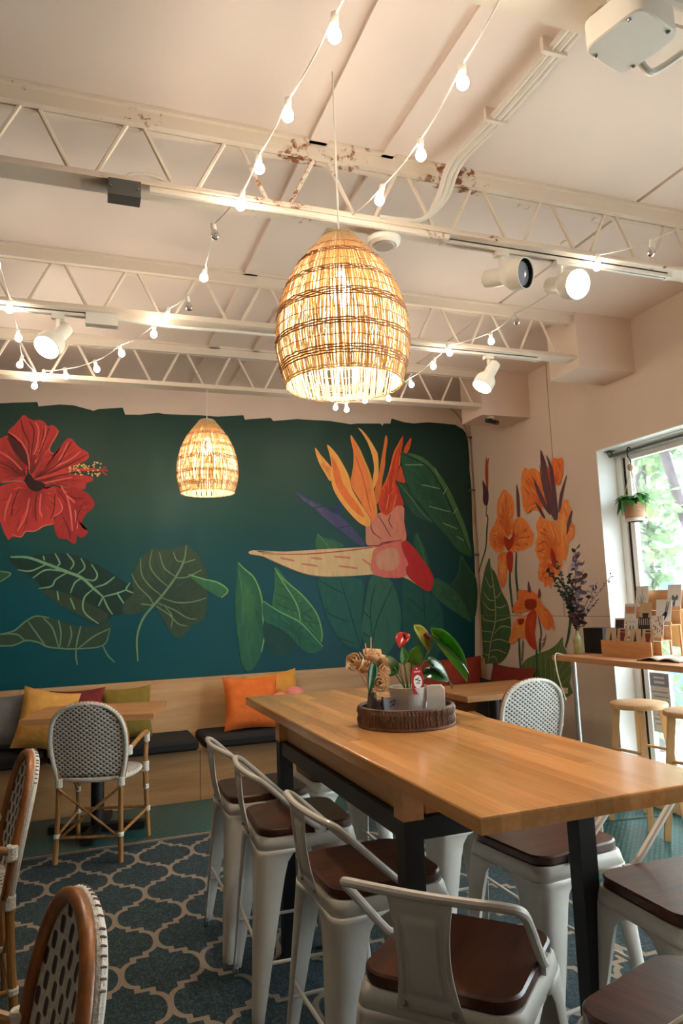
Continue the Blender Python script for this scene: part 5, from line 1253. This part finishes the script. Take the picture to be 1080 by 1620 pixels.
def card(k, y, w_, h_, kind, label):
    """card standing on tier k at lateral position y, its print drawn in paint on the face"""
    x = 3.14+.082*k+.012; z = .9652+.018+.088*k
    root = thing('greeting_card', label, 'card', (x, 3.585+y*1.22, z), 0, 'greeting cards in the rack')
    w_ *= 1.2; h_ *= 1.15
    Mx = Matrix.Rotation(.16, 4, 'Y')
    paper = {'tan': (196, 166, 132)}.get(kind[0], (226, 220, 214))
    MB().box(0, .0012, -w_/2, w_/2, 0, h_, Mx).build('paper', mat('card_'+('tan' if kind[0] == 'tan' else 'white'), paper, .8), root, smooth=0)
    mb = MB(); P = lambda a, b: tuple(Mx @ Vector((-.0006, -a*w_/2, b*h_)))
    rg = random.Random(hash(label) % 1000 if False else len(label)*7+k)
    def poly(pts, c): mb.add([P(a, b) for a, b in pts], [tuple(range(len(pts)))], lin(c))
    if kind[1] == 'triangle': poly([(-.35, .35), (.35, .35), (0, .92)], (50, 56, 60))
    elif kind[1] == 'pennant': poly([(-.45, .85), (.45, .85), (.5, .75), (.2, .35), (-.2, .35), (-.5, .75)], (120, 52, 52)); poly([(-.45, .95), (.45, .95), (.45, .88), (-.45, .88)], (60, 50, 48))
    elif kind[1] == 'pattern':
        poly([(-.8, .08), (.8, .08), (.8, .92), (-.8, .92)], (64, 44, 48))
        for _ in range(36): a, b = rg.uniform(-.7, .7), rg.uniform(.12, .86); poly([(a, b), (a+.14, b+.02), (a+.08, b+.07)], rg.choice(((150, 110, 100), (110, 70, 66), (176, 150, 130))))
    elif kind[1] == 'sketch':
        for b in (.8, .84): poly([(-.6, b), (.6, b), (.6, b+.015), (-.6, b+.015)], (150, 140, 140))
        for a in (-.45, .1): poly([(a, .4), (a+.3, .4), (a+.25, .6), (a+.12, .66), (a+.02, .58)], (110, 104, 110))
    elif kind[1] == 'stripes':
        poly([(-1, 0), (1, 0), (1, 1), (-1, 1)], (52, 50, 56))
        for i in range(6): a = -.85+.32*i; poly([(a, .65), (a+.12, .65), (a+.12, .95), (a, .95)], (196, 176, 170)); poly([(a, .1), (a+.1, .1), (a+.06, .5)], (170, 110, 106))
    elif kind[1] == 'floral':
        for _ in range(26): a, b = rg.uniform(-.8, .7), rg.uniform(.05, .9); poly([(a, b), (a+.16, b+.02), (a+.2, b+.09), (a+.05, b+.11)], rg.choice(((190, 100, 84), (206, 150, 110), (110, 96, 90))))
    elif kind[1] == 'blush': poly([(-.75, .5), (.75, .5), (.75, .85), (-.75, .85)], (206, 150, 120)); poly([(.1, .1), (.2, .1), (.15, .42)], (50, 50, 56))
    elif kind[1] == 'pot': poly([(-.55, .5), (.55, .5), (.4, .25), (.3, .12), (-.3, .12), (-.4, .25)], (48, 52, 58)); poly([(-.3, .6), (.3, .6), (.15, .85), (-.15, .85)], (200, 160, 110))
    elif kind[1] == 'hare': poly([(-.5, .1), (.1, .12), (.5, .35), (.55, .5), (.2, .5), (-.2, .35)], (50, 48, 66)); poly([(.2, .5), (.35, .5), (.5, .95), (.4, .9)], (50, 48, 66)); poly([(.4, .5), (.52, .5), (.75, .9), (.65, .9)], (50, 48, 66))
    elif kind[1] == 'plant':
        for a, b in ((-.7, .5), (-.35, .62), (0, .88), (.3, .6), (.6, .48)): poly([(-.06, .06), (.06, .06), (a+.03, b), (a-.03, b)], (74, 108, 74))
    elif kind[1] == 'cactus':
        for a, b in ((-.5, .35), (-.2, .5), (.1, .42), (.4, .5), (0, .25)): poly([(a-.2, b), (a, b+.1), (a+.2, b), (a+.1, b-.14), (a-.1, b-.14)], (88, 102, 100))
        poly([(-.1, .02), (.1, .02), (.08, .2), (-.08, .2)], (110, 96, 90))
    mb.build('print', M_print, root, smooth=0)
card(0, .13, .075, .135, ('tan', 'triangle'), 'front-row tan card with a dark triangle at the wall end')
card(0, .045, .075, .135, ('tan', 'pennant'), 'front-row tan card with red pennant nearer the vase')
card(0, -.045, .075, .135, ('tan', 'triangle'), 'front-row tan card with dark triangle between two pennant cards')
card(0, -.13, .075, .135, ('tan', 'pennant'), 'front-row card with red pennant at the open rack end')
card(1, .13, .08, .11, ('white', 'pattern'), 'white-bordered card with dark brown mosaic print')
card(1, .042, .08, .11, ('white', 'sketch'), 'white card with a faint grey sketch')
card(1, -.044, .082, .115, ('white', 'stripes'), 'dark card with pale striped motif')
card(1, -.132, .08, .125, ('white', 'floral'), 'card with orange flower print at the open rack end')
card(2, .12, .085, .11, ('white', 'blush'), 'white card with a tan blush block')
card(2, .01, .085, .115, ('tan', 'pot'), 'tan card with a black pot drawing')
card(2, -.11, .10, .13, ('white', 'hare'), 'lilac-white card with a black hare-eared plant')
card(3, .10, .09, .13, ('white', 'plant'), 'top-row white card with a spiky green plant')
card(3, -.12, .09, .13, ('white', 'cactus'), 'top-row white card with a grey-green cactus')
bk = thing('open_book', 'open book lying flat on the counter beside the card rack', 'book', (3.14, 3.25, .9652), .2)
for s in (-1, 1): MB().grid(lambda u, v, s=s: (-.10+.2*v, s*u*.13, .004+.018*math.sin(PI*min(1, u*1.1))*(1-u*.4)+.002), 8, 3).build('page', mat('book_page', (214, 204, 186), .8), bk, solid=.004)
MB().box(-.104, .104, -.134, .134, 0, .004).build('cover', mat('book_cover', (110, 74, 50), .6), bk, smooth=0)

# window dressing
rd = thing('curtain_rod', 'grey metal rod across the top of the window', 'curtain rod', (3.55, 4.05, 2.325))
MB().tube([(0, 0, 0), (0, -3.85, 0)], .011, 10).build('rod', M_grey, rd)
MB().tube(bez([(-.02, -.0, .036), (-.02, -.03, .03), (-.01, -.035, .01), (0, -.03, 0)], 5), .008, 8).build('bracket', M_grey, rd)
MB().box(-.045, .01, -.05, .005, .030, .038).build('bracket_plate', M_grey, rd, smooth=0)
hp_ = thing('hanging_planter', 'hanging plant in a woven pot hooked on the window rod', 'plant', (3.55, 3.86, 1.835))
MB().lathe([(.055, 0), (.060, .004), (.072, .12), (.074, .125), (.068, .125), (.064, .105), (.001, .10)], 22).build('pot', wood('woven_pot', (150, 108, 78), (186, 140, 104), 0, .7, 3), hp_)
MB().lathe([(.056, .0), (.062, .001), (.064, .022), (.0625, .022)], 22).build('pot_base', mat('pot_base', (214, 200, 186), .7), hp_)
for k in range(3):
    a = 2*PI*k/3+.5; MB().tube([(.07*math.cos(a), .07*math.sin(a), .12), (.004*math.cos(a), .004*math.sin(a), .36)], .0025, 5).build('hanger_cord', mat('jute', (170, 136, 98), .8), hp_)
MB().sphere((0, 0, .375), .02, 12, 8, (1, 1, 1.3)).build('bead', MATS['jute'], hp_)
MB().tube(bez([(0, 0, .39), (.015, .01, .41), (.01, .012, .44), (-.012, .0, .445), (-.016, -.0, .47), (-.014, 0, .50), (0, 0, .515), (.014, 0, .505)], 6), .005, 8).build('hook', M_black, hp_)
def leaf(mb, base, d, n, L, W_, bend=.3, fold=.25, heart=.0, nu=10, nv=6):
    d = Vector(d).normalized(); n = Vector(n); n = (n-d*n.dot(d)).normalized(); s = d.cross(n); base = Vector(base)
    def f_(u, v):
        b = 2*v-1; w_ = W_*(math.sin(PI*min(1, u**.62))**.9)*(1-.12*u)+1e-4
        back = heart*L*(abs(b)**1.6)*max(0, 1-u*2.2)
        x = L*(u-bend*.25*u*u)-back; zz = -bend*L*u*u*.6 + fold*w_*abs(b)
        return base+d*x+s*(b*w_)+n*zz
    return mb.grid(f_, nu, nv)
rg = random.Random(21)
for k in range(64):
    a = rg.uniform(0, 2*PI); e = rg.uniform(-.2, 1.1); mb = MB()
    leaf(mb, (.05*math.cos(a), .05*math.sin(a), .125+.05*rg.random()), (math.cos(a), math.sin(a), e), (0, 0, 1), rg.uniform(.07, .12), rg.uniform(.022, .036), rg.uniform(.6, 1.9), .2, nu=6, nv=4)
    mb.build('leaf', M_leaf_l if k % 2 == 0 else M_leaf, hp_)
ps = thing('window_notice', 'printed notice sheet taped low on the window glass under the counter', 'notice', (3.618, 3.845, .63))
MB().box(0, .001, -.085, .085, -.20, .19).build('paper', mat('notice_paper', (224, 226, 226), .8), ps, smooth=0)
mb = MB(); P = lambda a, b: (-.0006, a, b)
def q4(a0, a1, b0, b1, c): mb.add([P(a0, b0), P(a1, b0), P(a1, b1), P(a0, b1)], [(0, 1, 2, 3)], lin(c))
q4(-.083, .083, .10, .185, (140, 150, 170))
for b in (.15, .12): mb.add([(-.0009, -.045, b), (-.0009, .045, b), (-.0009, .045, b+.015), (-.0009, -.045, b+.015)], [(0, 1, 2, 3)], lin((216, 220, 228)))
for i in range(8): q4(-.07, .07-.012*(i % 3), .06-.03*i, .068-.03*i, (160, 164, 170))
mb.build('print', M_print, ps, smooth=0)
cs = MB(); cs.box(0, .0012, -.16, .16, -.14, .14); tag(cs.build('paper_sheet', mat('cream_paper', (240, 226, 186), .8), loc=(3.616, 3.56, 1.14), smooth=0), 'cream paper sheet on the window behind the card rack', 'paper')

# ------------------------------------------------------------------ table centrepiece
TZ0 = TZ+.0005
tr = thing('woven_tray', 'round dark woven tray on the communal table', 'tray', (1.045, 2.275, TZ0))
rg = random.Random(2); nn_ = 84
wv = MB()
for i in range(nn_):
    a = 2*PI*i/nn_; j = rg.uniform(-.0015, .0015)
    wv.tube([((.158+j+b*.004)*math.cos(a+b*.01), (.158+j+b*.004)*math.sin(a+b*.01), z) for b, z in ((0, .004), (1, .02), (-.2, .036), (1, .05), (0, .062))], .0058, 5)
wv.build('woven_side', mat('tray_wicker', (96, 72, 58), .7, var=.45, scale=40), tr)
MB().lathe([(.001, .0), (.157, .0), (.157, .008), (.001, .008)], 40).build('tray_base', mat('tray_floor', (70, 50, 40), .8), tr)
for z, r in ((.005, .160), (.062, .158)): MB().tube([(r*math.cos(a), r*math.sin(a), z) for a in (2*PI*k/48 for k in range(48))], .006, 6, closed=True).build('rim', MATS['tray_wicker'], tr)
ZT = TZ0+.009
pt = thing('potted_anthurium', 'anthurium with red bloom in a white ribbed pot on the tray', 'plant', (1.068, 2.295, ZT))
MB().lathe([(.050, 0), (.054, .004), (.0695, .108), (.071, .112), (.066, .112), (.063, .095), (.001, .092)], 32).build('pot', mat('white_pot', (240, 232, 222), .4, var=.03, bump=.2, bscale=130), pt)
MB().lathe([(.063, .094), (.03, .100), (.001, .102)], 20).build('soil', mat('potting_soil', (48, 36, 28), .95), pt)
def stemleaf(path, d, n, L, W_, m, bend=.3, heart=.25, fold=.2, name='leaf'):
    MB().tube(bez(path, 5), .0024, 6).build('stalk', M_stem, pt); mb = MB(); leaf(mb, path[-1], d, n, L, W_, bend, fold, heart, 12, 8); return mb.build(name, m, pt, solid=.0006)
stemleaf([(.01, 0, .10), (.05, -.01, .18), (.085, -.03, .265)], (.75, -.45, -.55), (.55, -.35, .7), .185, .062, M_leaf, .35)
stemleaf([(.02, .01, .10), (.07, .02, .19), (.13, .0, .27)], (.55, -.15, -.75), (.8, .2, .5), .19, .058, M_leaf_l, .25)
stemleaf([(.03, .0, .10), (.08, .02, .15), (.11, .02, .17)], (.8, .1, -.45), (.2, -.5, .8), .14, .06, M_leaf, .5)
stemleaf([(.02, -.02, .10), (.04, -.03, .13), (.06, -.03, .15)], (.9, -.2, -.1), (0, -.5, .85), .09, .04, M_leaf, .5)
stemleaf([(-.01, 0, .10), (-.03, .02, .14), (-.05, .02, .17)], (-.6, .4, .4), (0, -.8, .6), .10, .045, M_leaf, .4)
stemleaf([(.0, -.01, .10), (.005, -.02, .17), (.01, -.025, .20)], (.35, -.2, .75), (-.1, -.9, .2), .06, .028, M_leaf_l, .2)
stemleaf([(-.01, -.01, .10), (-.02, -.02, .17), (-.025, -.025, .20)], (-.1, -.2, .9), (.2, -.9, .1), .055, .02, M_leaf_l, .2)
M_spathe = leafmat('red_spathe', (150, 22, 20), (196, 40, 30), .25, .2); M_sp2 = leafmat('yellow_green_spathe', (140, 140, 40), (176, 170, 70), .3, .3)
stemleaf([(-.005, -.01, .10), (-.02, -.02, .20), (-.022, -.03, .285)], (-.35, -.25, -.35), (-.2, -.5, .8), .055, .026, M_spathe, .3, .3, .3, 'spathe')
stemleaf([(.01, -.01, .10), (.025, -.02, .2), (.035, -.025, .30)], (.35, -.35, -.75), (.3, -.9, .3), .085, .028, M_sp2, .3, .3, .4, 'spathe')
MB().tube([(.05, -.045, .29), (.062, -.055, .275)], .009, 8).build('spadix', mat('dark_red_spadix', (90, 18, 26), .5), pt)
MB().tube([(-.022, -.03, .285), (-.03, -.05, .293)], .004, 8).build('spadix', MATS['dark_red_spadix'], pt)
for (x, y, tz) in ((-.02, .01, .2), (.0, .02, .22), (-.035, -.01, .18), (.02, .02, .24)): MB().tube(bez([(x*.4, y*.4, .10), (x, y, .15), (x*1.6, y, tz)], 4), .0016, 5).build('stalk', M_stem, pt)
tg = MB(); O = [(-.019, 0), (.019, 0), (.019, .014), (.0225, .02), (.0225, .052), (.019, .058), (.019, .066), (.008, .074), (-.008, .074), (-.019, .066), (-.019, .058), (-.0225, .052), (-.0225, .02), (-.019, .014)]
tgo = MB().rings([[(x, y, z) for x, z in O] for y in (-.0006, .0006)]).build('plant_tag', mat('red_label', (158, 18, 16), .7, spec=.2), pt, loc=(.006, -.066, .092), rot=(-.08, 0, .25), smooth=0)
tgo.scale = (1.2, 1.2, 1.2)
mb = MB()
def oval(cx, cz, rx, rz_, c, y=-.0012, n=16): mb.add([(cx+rx*math.cos(2*PI*k/n), y, cz+rz_*math.sin(2*PI*k/n)) for k in range(n)], [tuple(range(n))], lin(c))
oval(0, .034, .0155, .018, (226, 222, 216))
for (cx, cz, rx, rz_) in ((-.004, .04, .007, .002), (.005, .036, .006, .002), (0, .03, .008, .0016), (.003, .043, .004, .0014)): oval(cx, cz, rx, rz_, (64, 60, 62), -.0016)
for i in range(7): oval(-.0105+.0035*i, .0615, .0012, .0026, (226, 190, 180), -.0013)
oval(0, .0695, .003, .002, (232, 214, 206), -.0013)
mb.build('emblem', M_print, tgo, smooth=0)
wf = thing('wood_flower_vase', 'bunch of curled wood-shaving roses in a small glass bottle', 'vase', (.935, 2.305, ZT))
MB().lathe([(.022, 0), (.024, .004), (.024, .03), (.016, .075), (.014, .10), (.012, .10), (.012, .07)], 18).build('bottle', mat('smoky_glass', (120, 110, 100), .15, var=.1), wf)
M_shav = wood('wood_shaving', (194, 152, 108), (228, 192, 148), 0, .7, 2.5); rg = random.Random(6)
for (x, y, z, r, dx, dy, dz) in ((-.065, -.02, .205, .036, -.7, -.5, .4), (.0, -.01, .225, .034, .0, -.4, .9), (.035, -.015, .165, .034, .5, -.7, .3), (.005, -.04, .135, .038, .1, -1, .2), (-.02, .01, .185, .032, -.3, -.2, .8), (.045, .01, .20, .028, .6, .0, .6)):
    MB().tube(bez([(0, 0, .09), (x*.5, y*.5, z*.7), (x, y, z)], 4), .0018, 5).build('flower_stem', M_shav, wf)
    mb = MB(); Mx = Matrix.Translation((x, y, z)) @ aim((dx, dy, dz)); turns = 3.2; m = 46; vs_ = []
    for i in range(m):
        q = i/(m-1); a = turns*2*PI*q; rr = r*(.12+.88*q)*(1+.09*math.sin(7*a+i)); h0 = -.012+.004*math.sin(5*a); h1 = .022*(1-.55*q)+.004*math.sin(3*a+1)
        vs_ += [Mx @ Vector((rr*.8*math.cos(a), rr*.8*math.sin(a), h0)), Mx @ Vector((rr*1.1*math.cos(a), rr*1.1*math.sin(a), h1))]
    mb.add(vs_, [(2*i, 2*i+1, 2*i+3, 2*i+2) for i in range(m-1)]); mb.build('flower', M_shav, wf, solid=.0012)
for (x, y, z0, z1) in ((.004, 0, .2, .285), (-.018, .0, .2, .265)): MB().tube([(x*.5, y, z0), (x, y, z1)], .0022, 5).build('twig', M_shav, wf)
mb = MB(); leaf(mb, (-.01, -.05, .205), (-.22, -.15, -1), (.2, -.95, .1), .115, .02, .15, .2, 0); mb.build('leaf', M_leaf, wf, solid=.0006)
cb = thing('card_holder', 'white folded menu card in a black holder on the tray', 'card holder', (1.135, 2.225, ZT))
O = [(-.03, 0), (.03, 0), (.03, .105), (.02, .118), (-.016, .118), (-.03, .112)]
MB().rings([[(x, y, z) for x, z in O] for y in (-.012, .012)]).build('card', mat('white_card', (236, 238, 240), .5), cb, rot=(0, 0, -.5), smooth=0)
MB().box(-.034, .034, -.018, .018, 0, .04).build('holder', M_black, cb, rot=(0, 0, -.5), smooth=0)
cb2 = thing('photo_card', 'small upright card with floral print leaning behind the wood flowers', 'card', (.985, 2.265, ZT))
MB().box(-.025, .025, -.0015, .0015, 0, .085).build('card', mat('grey_card', (150, 156, 160), .6), cb2, rot=(-.1, 0, .2), smooth=0)
mb = MB(); rg = random.Random(9)
for _ in range(16): oval(rg.uniform(-.004, .02), rg.uniform(.01, .075), .004, .004, rg.choice(((130, 70, 96), (90, 50, 80), (190, 150, 160))), -.0022, 8)
mb.build('print', M_print, cb2, rot=(-.1, 0, .2), smooth=0)
MB().box(-.029, -.025, -.003, .003, 0, .088).build('edge', M_black, cb2, rot=(-.1, 0, .2), smooth=0)

# ------------------------------------------------------------------ outside
g_ = MB(); g_.box(XR+.27, 30, -20, 30, -.3, -.15); struct(g_.build('ground', mat('pale_pavement', (214, 212, 206), .9, var=.1, scale=2), smooth=0), 'sunlit pavement outside the window')
bl = thing('far_building', 'pale rendered building across the street', 'building', (12, 8, -.15))
MB().box(0, 1, -12, 12, 0, 6).build('wall', mat('pale_render', (236, 234, 228), .8), bl, smooth=0)
for y in (-6, -2, 2, 6): MB().box(-.05, .02, y-.6, y+.6, 1.2, 2.8).build('window', mat('far_window', (120, 136, 150), .2), bl, smooth=0)
bv = thing('blue_panel', 'blue gate panel outside behind the vine leaves', 'gate', (7.0, 7.1, -.15))
MB().box(-.03, .03, -.11, .19, 0, 1.72).build('panel', mat('blue_paint', (70, 116, 190), .5), bv, smooth=0)
MB().box(-.03, .03, -.11, .19, 1.80, 2.05).build('panel', MATS['blue_paint'], bv, smooth=0)
for y in (-.13, .21): MB().box(-.04, .04, y-.02, y+.02, 0, 2.05).build('post', M_white, bv, smooth=0)
def tree(loc, label, blobs, nleaf, trunk, seed, m):
    t = thing('leafy_tree', label, 'tree', loc); rg = random.Random(seed)
    for p, r in trunk: MB().tube(bez(p, 5), r, 8).build('trunk', mat('tree_bark', (92, 80, 84), .9, var=.3, scale=10, bump=.5, bscale=30), t)
    mb = MB()
    for (c, rad, fr_) in blobs:
        for _ in range(int(nleaf*fr_)):
            while True:
                v = Vector((rg.uniform(-1, 1), rg.uniform(-1, 1), rg.uniform(-1, 1)))
                if v.length <= 1: break
            p = Vector(c)+Vector((v.x*rad[0], v.y*rad[1], v.z*rad[2]))
            blob_leaf(mb, p, (rg.uniform(-1, 1), rg.uniform(-1, 1), rg.uniform(-1, .3)), rg.uniform(.07, .14), (rg.uniform(-1, 1), rg.uniform(-1, 1), rg.uniform(-1, 1)))
    o = mb.build('foliage', m, t, smooth=0); o['kind'] = 'stuff'
tree((5.2, 5.5, -.15), 'vine-covered tree filling the window edge outside', [((0, .05, 1.0), (.35, .28, .9), .25), ((0, .05, 2.3), (.42, .27, .8), .38), ((-.1, -.25, 2.95), (.4, .45, .28), .17)], 1500, [([(0, .1, 0), (.05, .12, 1.4), (0, .05, 3.0)], .07)], 3, M_leaf_out)
tree((5.0, 4.72, -.15), 'slanted dark trunk with sparse leaves outside the window', [((.0, .1, 3.1), (.5, .5, .35), .45), ((0, .2, 2.3), (.2, .15, .2), .1)], 300, [([(.1, -.05, 0), (.08, .02, 1.3), (.02, .13, 2.1), (-.1, .3, 3.2)], .042)], 5, M_leaf_out)
tree((5.3, 4.0, -.15), 'low leafy shrub outside below the counter line', [((0, 0, .45), (.5, 1.1, .4), 1)], 500, [([(0, 0, 0), (0, .1, .4)], .03)], 7, M_leaf_out)

cl = MB().tube(bez([(3.02, 4.03, .962), (2.93, 4.0, .975), (2.89, 3.95, .90), (2.875, 3.9, .80), (2.88, 3.86, .70)], 6), .004, 6); tag(cl.build('cable', M_cable), 'thin white cable dangling off the counter end', 'cable')
